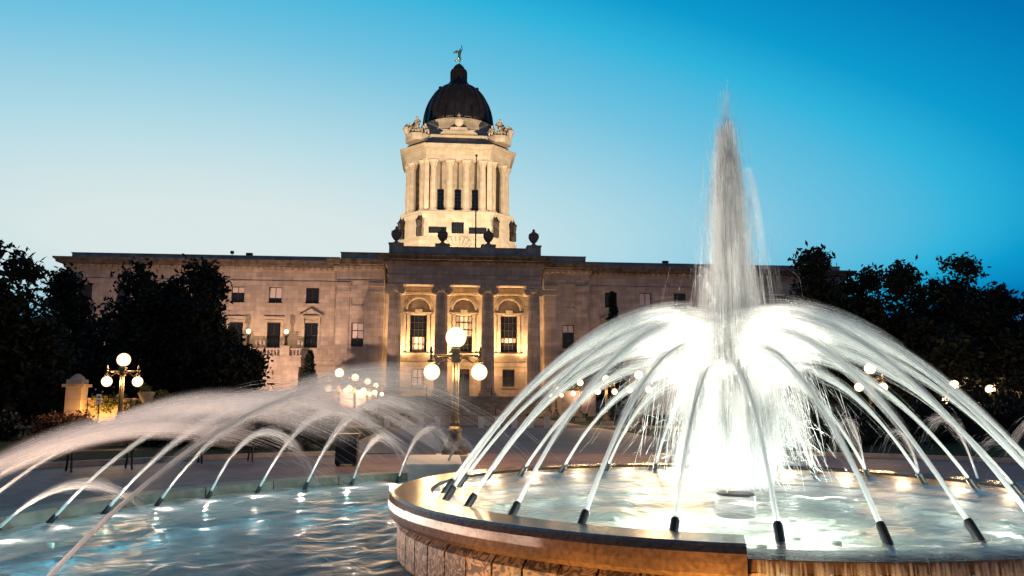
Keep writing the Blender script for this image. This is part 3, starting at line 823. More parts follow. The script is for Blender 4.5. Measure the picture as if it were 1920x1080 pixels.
# dome
dp = []
for k in range(17):
    t = k / 16 * R(76); dp.append((6.75 * math.cos(t) ** 0.92, 54.45 + 9.15 * math.sin(t)))
dome = mk('dome', MB().lathe(dp, TX, TY, 96), 'copper_dark', tw, smooth=True)
for k in range(24):
    a = 2 * math.pi * (k + .5) / 24; ca, sa = math.cos(a), math.sin(a)
    m = MB().tube([(TX + (r + .06) * ca, TY + (r + .06) * sa, z) for r, z in dp], [.17 - .005 * i for i in range(len(dp))], 6); mk('rib', m, 'copper_dark', dome)
for k in range(8):
    a = 2 * math.pi * (k + .5) / 8; r, z = dp[12]
    m = MB().sphere((TX + r * math.cos(a), TY + r * math.sin(a), z + .1), .38, 10, 6); mk('boss', m, 'copper_dark', dome, smooth=True)
m = MB(); m.lathe([(2.15, 63.1), (2.15, 63.6), (1.8, 63.8), (1.8, 64.1), (1.45, 64.3), (1.35, 66.1), (1.6, 66.2), (1.6, 66.5), (1.25, 66.7), (1.05, 67.2), (.6, 67.7), (.3, 67.9)], TX, TY, 16)
for k in range(8):
    a = 2 * math.pi * k / 8; m.tube([(TX + 1.5 * math.cos(a), TY + 1.5 * math.sin(a), 64.2), (TX + 1.5 * math.cos(a), TY + 1.5 * math.sin(a), 66.2)], .2, 6)
lan = mk('lantern', m, 'copper_dark', tw)
# corner lantern ornaments on the podium ledge
for q in (-1, 1):
    for (ox, oy) in ((6.9, -10.75), (10.3, -7.6)):
        X, Y = TX + q * ox, TY + oy
        m = MB(); m.lathe([(.5, 30.8), (.5, 32.4), (.35, 32.5), (.5, 32.8), (.55, 33.6), (.7, 33.7), (.35, 34.1), (.1, 34.6)], X, Y, 8); mk('corner_lantern', m, 'bronze', tw)

# statue on the dome: running figure, torch raised, sheaf in the left arm
GJ = {'hip': (0, 0, .50, .065), 'belly': (0.01, -.01, .58, .062), 'chest': (0.03, -.02, .70, .078), 'neck': (0.045, -.02, .79, .034), 'head': (.055, -.03, .86, .052), 'crown': (.055, -.03, .91, .03),
      'rsh': (.11, -.02, .755, .036), 'relb': (.17, -.05, .86, .028), 'rhand': (.14, -.06, .99, .026), 'torch': (.14, -.06, 1.08, .035),
      'lsh': (-.06, .0, .75, .038), 'lelb': (-.15, .0, .64, .032), 'lhand': (-.22, -.06, .70, .032), 'sheaf': (-.31, -.03, .62, .055), 'sheaf2': (-.10, .03, .80, .05),
      'rk': (.08, -.09, .29, .045), 'ra': (.03, .0, .06, .03), 'rt': (.06, -.06, .02, .022), 'lk': (-.05, .05, .30, .045), 'la': (-.20, .12, .24, .03), 'lt': (-.26, .12, .19, .02)}
GE = [('hip', 'belly'), ('belly', 'chest'), ('chest', 'neck'), ('neck', 'head'), ('head', 'crown'), ('chest', 'rsh'), ('rsh', 'relb'), ('relb', 'rhand'), ('rhand', 'torch'), ('chest', 'lsh'), ('lsh', 'lelb'), ('lelb', 'lhand'), ('lhand', 'sheaf'), ('lhand', 'sheaf2'), ('hip', 'rk'), ('rk', 'ra'), ('ra', 'rt'), ('hip', 'lk'), ('lk', 'la'), ('la', 'lt')]
gb = figure('gilded_statue', GJ, GE, 'gold', 3.55, (TX, TY, 67.92), label='gilded running figure with raised torch on top of the dome', category='statue')
# seated sculpture groups on the tower corners
SJ = {'hip': (0, 0, .30, .15), 'belly': (0, -.02, .45, .13), 'chest': (0, -.04, .62, .15), 'neck': (0, -.05, .76, .06), 'head': (0, -.07, .87, .10), 'crown': (0, -.06, .97, .05),
      'rsh': (.17, -.04, .68, .07), 'relb': (.25, -.12, .50, .06), 'rhand': (.14, -.30, .46, .05), 'lsh': (-.17, -.04, .68, .07), 'lelb': (-.28, -.02, .52, .06), 'lhand': (-.34, -.16, .40, .05),
      'rk': (.12, -.30, .34, .10), 'ra': (.12, -.34, .06, .07), 'lk': (-.13, -.28, .32, .10), 'la': (-.15, -.22, .05, .07)}
SE = [('hip', 'belly'), ('belly', 'chest'), ('chest', 'neck'), ('neck', 'head'), ('head', 'crown'), ('chest', 'rsh'), ('rsh', 'relb'), ('relb', 'rhand'), ('chest', 'lsh'), ('lsh', 'lelb'), ('lelb', 'lhand'), ('hip', 'rk'), ('rk', 'ra'), ('hip', 'lk'), ('lk', 'la')]
for q, nm in ((-1, 'left'), (1, 'right')):
    X, Y = TX + q * 7.6, TY - 7.6
    gq = thing('sculpture_group', (X, Y, 49.0), 'carved stone group of seated figures on the %s front corner below the dome' % nm, 'sculpture', 'corner sculpture groups')
    m = MB(); m.prism([(X + 2.3 * math.cos(R(45 * k + 22)), Y + 2.3 * math.sin(R(45 * k + 22))) for k in range(8)], 49.0, 50.3); m.prism([(X + 1.5 * math.cos(R(45 * k)), Y + 1.5 * math.sin(R(45 * k))) for k in range(8)], 50.3, 51.2); mk('plinth', m, 'tower_stone', gq)
    for dx, dy, dz, s, rz in ((0, .2, 51.1, 3.1, q * 30), (-1.35, -.5, 50.3, 2.4, -30), (1.35, -.5, 50.3, 2.4, 35), (0, -1.2, 50.3, 1.9, 0)):
        figure('figure', SJ, SE, 'tower_stone', s, (X + dx, Y + dy, dz), R(rz), gq)
    m = MB(); m.tube([(X + q * 1.7, Y - .9, 50.3), (X + q * 2.1, Y - .9, 51.4), (X + q * 1.9, Y - .7, 52.2)], [.5, .6, .2], 8); mk('shield', m, 'tower_stone', gq)

# flagpole on the portico roof
fp = thing('flagpole', (1.1, 108, 21), 'thin bare flagpole standing on the roof in front of the tower', 'flagpole')
m = MB().tube([(1.1, 108, 20.0), (1.1, 108, 26), (1.1, 108, 35.6)], [.11, .09, .06], 10); mk('pole', m, 'bronze', fp)
m = MB().sphere((1.1, 108, 35.7), .17, 12, 8); mk('ball', m, 'bronze', fp, smooth=True)
rl = thing('roof_beacon', (-31, 106.5, 20.4), 'tiny dark box on a stub above the left wing parapet', 'beacon')
m = MB().tube([(-31, 106.5, 20.4), (-31, 106.5, 20.85)], .05, 6); mk('stub', m, 'iron_black', rl)
m = MB(); m.box(-31.2, -30.8, 106.3, 106.7, 20.85, 21.2); mk('housing', m, 'iron_black', rl)

# tower floodlights on the roof
for i, (x, y, aim, en, nm) in enumerate(((-29, 107.5, (-2.5, 141, 40), 150000, 'left outer'), (-7.5, 107.0, (-2, 142, 48), 12000, 'left inner'), (6.5, 107.0, (1, 142, 48), 12000, 'right inner'), (27.5, 107.5, (1, 141, 40), 150000, 'right outer'))):
    zf = 21.3 if abs(x) < 9 else 20.9
    f = thing('roof_floodlight', (x, y, zf - .7), 'roof floodlight behind the parapet aimed at the tower, %s one' % nm, 'floodlight', 'tower floodlights')
    m = MB(); m.box(x - .4, x + .4, y - .3, y + .25, zf - .7, zf + .25); mk('housing', m, 'iron_black', f)
    lamp_light('tower_lamp', 'SPOT', (x, y + .4, zf + .2), en, (1.0, .77, .50), f, aim, .3, 50, .8)

# ================================================================== STREET LAMPS
def lamp_proto(label, loc):
    L = thing('street_lamp', loc, label, 'street lamp', 'three-globe street lamps')
    x, y, z = loc
    m = MB(); m.prism([(x + .36 * math.cos(R(45 * k + 22.5)), y + .36 * math.sin(R(45 * k + 22.5))) for k in range(8)], z, z + .12)
    m.lathe([(.31, z + .12), (.30, z + .2), (.22, z + .34), (.17, z + .5), (.155, z + .56), (.19, z + .6), (.17, z + .66), (.12, z + .72)], x, y, 16)
    mk('base', m, 'lamp_metal', L)
    m = MB(); m.lathe([(.115, z + .7), (.125, z + .8), (.105, z + .86), (.10, z + .9), (.085, z + 2.42), (.12, z + 2.45), (.12, z + 2.5)], x, y, 32, lambda k, zz: 1.0 if k % 4 < 2 else .86)
    mk('post', m, 'lamp_metal', L)
    m = MB(); m.box(x - .10, x + .10, y - .10, y + .10, z + 2.36, z + 2.66); m.box(x - .13, x + .13, y - .13, y + .13, z + 2.66, z + 2.72)
    for k in range(12):
        a0, a1 = R(30 * k), R(30 * (k + 1)); m.prism_y([(x, z + 2.5), (x + .07 * math.cos(a0), z + 2.5 + .07 * math.sin(a0)), (x + .07 * math.cos(a1), z + 2.5 + .07 * math.sin(a1))], y - .125, y - .101)
    m.lathe([(.13, z + 2.72), (.09, z + 2.76), (.14, z + 2.81)], x, y, 16)
    mk('head_bracket', m, 'lamp_metal', L)
    for s in (-1, 1):
        m = MB(); m.tube([(x + s * .1, y, z + 2.54), (x + s * .4, y, z + 2.545), (x + s * .68, y, z + 2.54)], [.042, .036, .032], 10)
        sc_pts = [(x + s * (.11 + .36 * t), y, z + 2.40 + .10 * math.sin(t * 4.2) * (1 - t * .4)) for t in [i / 12 for i in range(13)]]
        m.tube(sc_pts, .022, 8)
        m.tube([(x + s * (.30 + .05 * math.cos(R(30 * k))), y, z + 2.47 + .035 * math.sin(R(30 * k))) for k in range(13)], .012, 6)
        m.lathe([(.05, z + 2.56), (.035, z + 2.6), (.055, z + 2.66), (.045, z + 2.72), (.012, z + 2.80)], x + s * .63, y, 12)
        m.lathe([(.12, z + 2.36), (.11, z + 2.42), (.05, z + 2.46), (.045, z + 2.54)], x + s * .62, y, 16)
        mk('arm', m, 'lamp_metal', L)
        m = MB().sphere((x + s * .62, y, z + 2.12), .215, 24, 14); mk('globe', m, 'globe_glow', L, smooth=True)
    m = MB().sphere((x, y, z + 3.03), .275, 28, 16); mk('globe', m, 'globe_glow', L, smooth=True)
    lamp_light('globe_lamp', 'POINT', (x, y, z + 3.03), 620, (1.0, .58, .25), L, size=.16)
    for s in (-1, 1): lamp_light('globe_lamp', 'POINT', (x + s * .62, y, z + 2.12), 360, (1.0, .58, .25), L, size=.12)
    return L
LAMP0 = lamp_proto('largest three-globe lamp left of the white plume, in front of the portico', (-2.93, 21.1, .22))
lamps = [((2.99, 21.1, .22), 'large three-globe lamp veiled by spray behind the left of the central plume'),
         ((-16.6, 35, .25), 'orange three-globe lamp standing against dark trees at the far left'),
         ((17.8, 38, .25), 'three-globe lamp right of the plume, seen under the highest arching jet'),
         ((-9.4, 49, .25), 'nearest lamp of the left walkway row before the portico'),
         ((-9.4, 58, .25), 'second lamp of the left walkway row before the portico'),
         ((-9.5, 69, .25), 'third lamp of the left walkway row before the portico'),
         ((-10.0, 84, .25), 'farthest lamp of the left walkway row by the steps'),
         ((8.9, 49, .25), 'nearest lamp of the right walkway row behind the arching jets'),
         ((8.7, 58, .25), 'second lamp of the right walkway row behind the arching jets'),
         ((8.7, 69, .25), 'third lamp of the right walkway row behind the arching jets'),
         ((9.3, 88, .25), 'farthest lamp of the right walkway row by the steps'),
         ((26.8, 45, -.35), 'lamp half hidden by leaves at the right, left of two'),
         ((29.4, 45.5, -.6), 'lamp half hidden by leaves at the far right edge')]
for loc, lab in lamps:
    copy_tree(LAMP0, loc, lab)
for x, y, s, lab in ((-2.93, 21.1, .55, 'square stone plinth under the largest lamp'), (2.99, 21.1, .55, 'square stone plinth under the spray-veiled lamp behind the plume')):
    m = MB(); m.box(x - s, x + s, y - s, y + s, 0, .15); m.box(x - s + .08, x + s - .08, y - s + .08, y + s - .08, .15, .22); mk('lamp_plinth', m, 'pier_stone', None, label=lab, category='plinth')
for (loc, lab) in lamps[1:11]:
    m = MB(); m.box(loc[0] - .4, loc[0] + .4, loc[1] - .4, loc[1] + .4, 0, .25); mk('lamp_plinth', m, 'concrete', None, label='low plinth under the ' + ' '.join(lab.split()[:9]), category='plinth')

# lamp-bearing statues on the terrace
BJ = {'hip': (0, 0, .50, .10), 'belly': (0, 0, .60, .09), 'chest': (0, 0, .74, .11), 'neck': (0, 0, .83, .045), 'head': (0, -.02, .90, .065), 'crown': (0, -.02, .95, .04),
      'rsh': (.11, 0, .78, .05), 'relb': (.19, -.02, .88, .04), 'rhand': (.08, -.03, .99, .04), 'lsh': (-.11, 0, .78, .05), 'lelb': (-.19, -.02, .88, .04), 'lhand': (-.08, -.03, .99, .04),
      'rk': (.07, -.02, .27, .08), 'ra': (.07, .01, .03, .07), 'lk': (-.07, 0, .27, .08), 'la': (-.07, .02, .03, .07)}
BE = SE[:11] + [('hip', 'rk'), ('rk', 'ra'), ('hip', 'lk'), ('lk', 'la')]
for cx, nm in ((-27.45, 'left'), (-22.8, 'right')):
    t = thing('lamp_bearer_statue', (cx, 102.5, 8.5), 'bronze figure holding up a lit globe on the terrace, %s of two' % nm, 'statue', 'terrace lamp bearers')
    figure('figure', BJ, BE, 'bronze', 1.55, (cx, 102.5, 8.5), 0, t)
    m = MB().sphere((cx, 102.5, 10.3), .3, 20, 12); mk('globe', m, 'globe_glow', t, smooth=True)
    lamp_light('globe_lamp', 'POINT', (cx, 102.5, 10.3), 420, (1.0, .62, .28), t, size=.15)

# facade floodlights on the lawn; those by the steps and trees are added fill
for x, y, z, aim, en, sp_, nm in ((-13.2, 88.6, .5, (-13.5, 103.5, 9), 8500, 62, 'in front of the left pavilion'), (-24, 90, .4, (-23, 105, 11), 16000, 90, 'before the left wing terrace'), (-40, 88, .4, (-38, 105, 12), 8500, 95, 'added to brighten the sky-lit wing end, behind the left trees'), (12.6, 88.6, .5, (13.5, 103.5, 11), 2200, 62, 'in front of the right pavilion'), (30, 90, .4, (28, 105, 12), 4200, 100, 'before the right wing'), (-7.5, 90.5, .4, (-6, 101, 13), 350, 85, 'added to warm the portico columns, left of the foot of the steps'), (6.5, 90.5, .4, (5, 101, 13), 350, 85, 'added to warm the portico columns, right of the foot of the steps')):
    f = thing('ground_floodlight', (x, y, 0), 'low ground floodlight %s' % nm, 'floodlight', 'facade floodlights')
    m = MB(); m.box(x - .3, x + .3, y - .25, y + .2, .1, z - .08); m.box(x - .1, x + .1, y - .1, y + .1, 0, .1); mk('housing', m, 'iron_black', f)
    lamp_light('facade_lamp', 'SPOT', (x, y + .3, z), en, (1.0, .62, .42), f, aim, .12, sp_, .9)

# ================================================================== FOUNTAIN
A_GAP0, A_GAP1 = -108.5, -28.0         # overflow section of the upper basin (degrees about its centre)
ZU, ZL = 0.53, -0.05                   # water levels
fb = thing('upper_basin', (FX, FY, ZL - .3), 'raised round granite basin with polished coping holding the central plume', 'fountain basin')
RB = 3.75
# facing panels one by one
npan = 72; gap = .18
pm = None
for k in range(npan):
    a0, a1 = 360 * k / npan + gap, 360 * (k + 1) / npan - gap
    mid = ((a0 + a1) / 2 + 180) % 360 - 180
    low = A_GAP0 < mid < A_GAP1
    m = MB(); zb = -.5; q = [(RB - .12, a0), (RB + .0, a0), (RB + .0, (a0 + a1) / 2), (RB + .0, a1), (RB - .12, a1)]
    pts = [(FX + r * math.cos(R(a)), FY + r * math.sin(R(a))) for r, a in q]
    top = .27 if not low else .40
    n = len(pts); vs = [(x, y, zb) for x, y in pts] + [(x, y, top) for x, y in pts]
    inn = [(FX + r * math.cos(R(a)), FY + r * math.sin(R(a)), top + .07) for r, a in ((RB - .12, a0), (RB - .07, a0), (RB - .07, (a0 + a1) / 2), (RB - .07, a1), (RB - .12, a1))]
    fs = [tuple(range(n - 1, -1, -1))] + [(i, (i + 1) % n, (i + 1) % n + n, i + n) for i in range(n)] + [(i + n, (i + 1) % n + n, (i + 1) % n + 2 * n, i + 2 * n) for i in range(n)] + [tuple(range(2 * n, 3 * n))]
    m.add(vs + inn, fs); mk('panel', m, 'granite_panel', fb)
m = MB(); m.ring(RB - .36, RB - .13, -.5, .36, FX, FY, n=144); mk('core_wall', m, 'dark_stone', fb)
# coping with rounded nose
cop = MB(); A0, A1 = A_GAP1, A_GAP0 + 360; n = 150
prof = [(RB - .38, .36), (RB + .06, .36), (RB + .10, .40), (RB + .105, .47), (RB + .10, .54), (RB + .07, .585), (RB + .03, .60), (RB - .35, .60), (RB - .38, .57)]
kk = len(prof)
for i in range(n + 1):
    a = R(A0 + (A1 - A0) * i / n)
    for r, z in prof: cop.v.append((FX + r * math.cos(a), FY + r * math.sin(a), z))
for i in range(n):
    for e in range(kk):
        e2 = (e + 1) % kk; cop.f.append((i * kk + e, i * kk + e2, (i + 1) * kk + e2, (i + 1) * kk + e))
cop.f.append(tuple(range(kk - 1, -1, -1))); cop.f.append(tuple(n * kk + e for e in range(kk)))
mk('coping', cop, 'granite_coping', fb)
m = MB(); m.ring(RB - .36, RB + .06, .42, .505, FX, FY, A_GAP0 + .12, A_GAP1 - .12, 60); mk('overflow_lip', m, 'granite_coping', fb)
# upper water
def disc(name, r0, r1, z, mat, rings, seg, amp, **pr):
    rr = np.linspace(r0, r1, rings); an = np.linspace(0, 2 * np.pi, seg, endpoint=False)
    Rr, A = np.meshgrid(rr, an, indexing='ij'); X = FX + Rr * np.cos(A); Y = FY + Rr * np.sin(A)
    Z = np.full_like(X, z); q = np.random.default_rng(3)
    for _ in range(26):
        kx, ky = q.normal(0, 5.5, 2); Z += amp * .28 * np.sin(kx * X + ky * Y + q.uniform(0, 6.28))
    v = np.stack([X, Y, Z], -1).reshape(-1, 3)
    i, j = np.meshgrid(np.arange(rings - 1), np.arange(seg), indexing='ij'); j2 = (j + 1) % seg
    f = np.stack([i * seg + j, (i + 1) * seg + j, (i + 1) * seg + j2, i * seg + j2], -1).reshape(-1, 4)
    return link(name, fastmesh(name, v, f), mat, smooth=True, **pr)
m = MB().lathe([(.01, .15), (RB - .355, .15), (RB - .355, .16), (.01, .16)], FX, FY, 96, cap=False); mk('basin_floor', m, 'basin_floor', kind='structure')
disc('basin_water', 0.02, RB - .372, ZU, 'basin_water', 60, 240, .009, kind='structure')
def sheet(name, prof, a0, a1, n, mat, parent=None, jit=0, smooth=True, **pr):
    m = MB(); k = len(prof); q = random.Random(5)
    for i in range(n + 1):
        a = R(a0 + (a1 - a0) * i / n); j = q.uniform(-jit, jit)
        for t, (r, z) in enumerate(prof):
            r2 = r + j * t / max(1, k - 1); m.v.append((FX + r2 * math.cos(a), FY + r2 * math.sin(a), z))
    for i in range(n):
        for e in range(k - 1): m.f.append((i * k + e, i * k + e + 1, (i + 1) * k + e + 1, (i + 1) * k + e))
    return mk(name, m, mat, parent, smooth=smooth, recalc=False, **pr)
sheet('overflow_water', [(RB - .38, ZU), (RB - .2, ZU - .004), (RB + .02, ZU - .012), (RB + .065, ZU - .03)], A_GAP0 + .15, A_GAP1 - .15, 200, 'basin_water', kind='structure')

# lower pool
m = MB().lathe([(RB - .2, -.46), (9.1, -.46), (9.1, -.5), (RB - .2, -.5)], FX, FY, 128, cap=False); mk('pool_floor', m, 'pool_floor', kind='structure')
disc('pool_water', RB - .02, 9.04, ZL, 'pool_water', 150, 420, .010, kind='structure')
pr_ = thing('pool_edging', (FX, FY, -.3), 'low curved tan stone rim around the lower pool', 'pool edge')
nrim = 40
for k in range(nrim):
    a0, a1 = 360 * k / nrim + .06, 360 * (k + 1) / nrim - .06
    m = MB(); m.ring(8.98, 9.42, -.45, .10, FX, FY, a0, a1, 4); mk('coping_stone', m, 'rim_stone', pr_)
for s, nm in ((-1, 'left of'), (1, 'right of')):
    x0, x1 = sorted((s * 2.92, s * 3.92)); m = MB(); m.box(x0, x1, 16.0, 18.75, -.3, .28)
    t = thing('pool_pier', ((x0 + x1) / 2, 17.3, -.3), 'pale stone pier block on the pool edge, %s the fountain axis' % nm, 'pier', 'pool piers'); mk('block', m, 'pier_stone', t)
    m = MB(); m.box(x0 - .06, x1 + .06, 15.94, 18.8, .281, .36); mk('cap', m, 'pier_stone', t)

# ---------------------------------------------------------------- water jets
G = 9.81
def strand_mesh(name, P, V, ta, tb, rad, segs=6, sides=3, grow=0.0, soft=False):
    """thin filaments of water on ballistic paths: P,V (n,3); ta,tb,rad (n)"""
    n = len(P); s = np.linspace(0, 1, segs + 1)
    t = ta[:, None] + (tb - ta)[:, None] * s[None]
    pos = P[:, None, :] + V[:, None, :] * t[..., None]; pos[..., 2] -= .5 * G * t ** 2
    tan = np.repeat(V[:, None, :], segs + 1, 1).copy(); tan[..., 2] -= G * t
    tan /= np.linalg.norm(tan, axis=-1, keepdims=True) + 1e-9
    ref = rng.normal(size=(n, 1, 3)); a = np.cross(tan, ref); a /= np.linalg.norm(a, axis=-1, keepdims=True) + 1e-9
    b = np.cross(tan, a)
    w = rad[:, None] * (1 + grow * t) if soft else rad[:, None] * np.minimum(1, np.minimum(s, 1 - s) * 5 + .25)[None]
    ring = []
    for k in range(sides):
        c, q = math.cos(2 * math.pi * k / sides), math.sin(2 * math.pi * k / sides)
        ring.append(pos + (a * c + b * q) * w[..., None])
    v = np.stack(ring, 2)
    idx = np.arange(n * (segs + 1) * sides).reshape(n, segs + 1, sides)
    f = []
    for k in range(sides):
        k2 = (k + 1) % sides
        f.append(np.stack([idx[:, :-1, k], idx[:, :-1, k2], idx[:, 1:, k2], idx[:, 1:, k]], -1).reshape(-1, 4))
    me = fastmesh(name, v.reshape(-1, 3), np.concatenate(f))
    if soft:
        fade = np.sin(np.pi * np.clip(s, .0, 1)) ** .8
        at = me.attributes.new('fade', 'FLOAT', 'POINT')
        at.data.foreach_set('value', np.broadcast_to(fade[None, :, None], (n, segs + 1, sides)).astype(np.float32).ravel().copy())
    return me

def jet(name, ang, rn, z0, h, L, label, group, nstr, core=.032, spread=.05, cat='water jet', zend=None, noz=.17, srad=.0022, nveil=9, vrad=.024, vgrow=3.6, cut=1.75):
    a = R(ang); p0 = np.array([FX + rn * math.cos(a), FY + rn * math.sin(a), z0])
    d = np.array([-math.cos(a), -math.sin(a), 0.0])
    vz = math.sqrt(2 * G * h); tA = vz / G; vh = L / tA
    v0 = d * vh + np.array([0, 0, vz])
    root = thing(name, tuple(p0), label, cat, group)
    u = v0 / np.linalg.norm(v0)
    mb = MB().tube([tuple(p0 - u * .12), tuple(p0 + u * (noz - .02)), tuple(p0 + u * noz)], [core * 1.75, core * 1.75, core * 1.5], 12); mk('nozzle', mb, 'iron_black', root)
    p1 = p0 + u * noz
    # time to come down to the water
    ze = zend if zend is not None else ZU
    tE = (vz + math.sqrt(max(0, vz * vz + 2 * G * (p1[2] - ze)))) / G
    # the coherent stream, breaking up past the crest
    tc = tA * .82; ts = np.linspace(0, tc, 20)
    pts = [tuple(p1 + v0 * t - np.array([0, 0, .5 * G * t * t])) for t in ts]
    rad = [core * (1 - .97 * (i / 19) ** 1.3) + .0006 for i in range(20)]
    mk('stream', MB().tube(pts, rad, 10), 'stream_water', root, smooth=True)
    # filaments that leave it
    n = nstr
    side = np.array([-d[1], d[0], 0.0])
    k = rng.normal(size=(n, 3))
    sp = np.where(rng.uniform(size=(n, 1)) < .62, spread * .36, spread); nv = np.linalg.norm(v0)
    V = v0[None] * (1 + .9 * sp * k[:, :1] - .4 * sp) + side[None] * (k[:, 1:2] * sp * nv) + np.array([0, 0, 1.0])[None] * (k[:, 2:3] * sp * .55 * nv)
    off = rng.normal(size=(n, 3)) * core * .45
    P = p1[None] + off
    tf = (V[:, 2] + np.sqrt(np.maximum(0.01, V[:, 2] ** 2 + 2 * G * (P[:, 2] - ze)))) / G
    ta = tf * np.clip(rng.beta(1.7, 3.0, n) * 1.0, .02, .9); tb = np.minimum(np.minimum(tf, np.maximum(tA * rng.uniform(1.0, cut, n), ta + .04)), ta + tf * rng.uniform(.10, .30, n))
    srad = srad * np.clip(1.25 - .45 * ta / tA, .5, 1.1)
    link('spray', strand_mesh('spray', P, V, ta, tb, srad * rng.uniform(.6, 1.5, n)), 'spray_white', root, kind='stuff')
    # soft veils of finer drops around the stream
    n = nveil; k = rng.normal(size=(n, 3)); sp = spread * rng.uniform(.15, .9, (n, 1))
    V = v0[None] * (1 + .8 * sp * k[:, :1] - .3 * sp) + side[None] * (k[:, 1:2] * sp * nv) + np.array([0, 0, 1.0])[None] * (k[:, 2:3] * sp * .5 * nv)
    P = np.repeat(p1[None], n, 0)
    tf = (V[:, 2] + np.sqrt(np.maximum(0.01, V[:, 2] ** 2 + 2 * G * (P[:, 2] - ze)))) / G
    ta = tf * rng.uniform(.04, .42, n); tb = np.minimum(np.minimum(tf, tA * rng.uniform(.9, cut, n)), ta + tf * rng.uniform(.25, .5, n))
    link('veil', strand_mesh('veil', P, V, ta, tb, vrad * rng.uniform(.7, 1.4, n), 12, 6, vgrow, True), 'mist_veil', root, smooth=True, kind='stuff')
    return root, p0, u

ORD = ['first', 'second', 'third', 'fourth', 'fifth', 'sixth', 'seventh', 'eighth', 'ninth', 'tenth', 'eleventh', 'twelfth', 'thirteenth', 'fourteenth', 'fifteenth', 'sixteenth']
# upper ring: 26 nozzles
BASIN, POOL = [], []
HU = {0: 1.92, 1: 1.8, 2: 1.78, 3: 1.55, 4: 1.32, 5: 1.3, 6: 1.5, 7: 1.7, 8: 1.85, 9: 1.9, 10: 1.85, 11: 1.75, 12: 1.65, 13: 1.5, 14: 1.42, 15: 1.3, 16: 1.2, 17: 1.15, 18: 1.15, 19: 1.2, 20: 1.25, 21: 1.3, 22: 1.42, 23: 1.55, 24: 1.7, 25: 1.85}
for k in range(26):
    ang = -173 + 13.846 * k
    if k <= 7: lab = 'white jet from the near side of the upper basin, %s nozzle from the left' % ORD[k]
    elif k <= 12: lab = 'white jet arching in from the basin rim at right, %s past the near ones' % ORD[k - 8]
    elif k <= 15: lab = 'white jet right of the plume from the far basin rim, %s from the right' % ORD[k - 13]
    elif k <= 19: lab = 'white jet hidden behind the plume at the far basin rim, %s from the right' % ORD[k - 16]
    else: lab = 'white jet left of the plume from the far basin rim, %s from the plume' % ORD[k - 20]
    h = HU[k]
    BASIN.append(jet('basin_jet', ang, 3.26, ZU, h, 2.55 - .15 * (h < 1.6), lab, 'jets of the upper basin', 230, core=.021, spread=.027, srad=.0010, cut=1.28, nveil=7))
# outer ring
HO = {-6: (1.05, 2.2), -5: (1.65, 2.6), -4: (1.15, 2.2), -3: (1.3, 2.6), -2: (1.25, 2.5), -1: (1.45, 2.8), 0: (.5, 1.0), 1: (1.55, 2.9), 2: (1.6, 3.0), 3: (1.5, 2.6), 4: (1.0, 1.25), 5: (1.35, 2.0), 6: (1.5, 2.2), 7: (.85, 1.05), 8: (1.0, 1.4), 9: (.7, 1.0)}
onum = 0
for j in (-5, -3, -2, -1, 0, 1, 2, 3, 4, 5, 6, 7, 8, 9):
    h, L = HO[j]; ang = 171.9 - 6.667 * j
    lab = ('pinkish jet streaming in from beyond the left edge, %s from the camera' % ORD[{-5: 0, -3: 1, -2: 2, -1: 3}[j]]) if j < 0 else 'pale jet from the lower pool, %s nozzle from the left along the far rim' % ORD[j]
    POOL.append(jet('pool_jet', 203.0 if j == -5 else ang, 6.95 if j == -5 else 8.68, ZL + .02, h, L, lab, 'jets of the lower pool', 150 if j < 0 else 300, core=.020, spread=.024, zend=ZL if L < 1.5 else .2, noz=.14, srad=.0007 if j < 0 else .0011, vrad=.040 if j < 0 else .024, nveil=5 if j < 0 else 7, cut=1.95))
for i, j in enumerate(range(16, 27)):
    ang = 171.9 - 6.667 * j; h = [1.1, .8, 1.2, 1.0, 1.25, .9, 1.3, 1.1, 1.5, 1.2, 1.4][i]
    POOL.append(jet('pool_jet', ang, 8.68, ZL + .02, h, 1.1 + .5 * h, 'pinkish jet of the lower pool right of the plume, %s from the plume' % ORD[i], 'jets of the lower pool', 120, core=.021, spread=.035, zend=ZL, noz=.14, srad=.0012, nveil=5))

# central plume
pl = thing('central_plume', (FX, FY, ZU), 'tall white plume of water rising from the middle of the upper basin', 'water plume')
m = MB().lathe([(.22, ZU - .25), (.22, ZU - .01), (.20, ZU + .015)], FX + .06, FY, 40); mk('nozzle_ring', m, 'iron_black', pl)
def plume(n, hmin, hmax, pw, vr, r0, name, rad, tmin=0.0, soft=False):
    th = rng.uniform(0, 2 * np.pi, n); rr = r0 * np.sqrt(rng.uniform(0, 1, n))
    P = np.stack([FX + .06 + rr * np.cos(th), FY + rr * np.sin(th), np.full(n, ZU + .05)], -1)
    h = hmin + (hmax - hmin) * rng.uniform(0, 1, n) ** pw
    vz = np.sqrt(2 * G * h); a2 = rng.uniform(0, 2 * np.pi, n); vv = np.abs(rng.normal(0, 1, n)) * (.05 + vr * np.clip(1 - h / 4.6, 0, 1))
    V = np.stack([.05 + vv * np.cos(a2), vv * np.sin(a2), vz], -1)
    tf = 2 * vz / G; ta = tf * rng.uniform(tmin, .85, n); tb = np.minimum(tf, ta + rng.uniform(.03, .13, n) * tf + .02)
    if soft:
        ta = tf * rng.uniform(tmin, .7, n); tb = np.minimum(tf, ta + rng.uniform(.16, .4, n) * tf)
        return link(name, strand_mesh(name, P, V, ta, tb, rad * rng.uniform(.6, 1.5, n), 9, 6, .5, True), 'plume_veil', pl, smooth=True, kind='stuff')
    return link(name, strand_mesh(name, P, V, ta, tb, rad * rng.uniform(.6, 1.6, n), 4), 'spray_white', pl, kind='stuff')
plume(11000, 1.2, 4.45, 1.15, .38, .13, 'column_spray', .0011)
plume(420, 3.9, 4.95, 1.6, .10, .06, 'tip_spray', .0008, .3)
plume(9500, .3, 2.0, .9, .74, .46, 'base_spray', .0017)
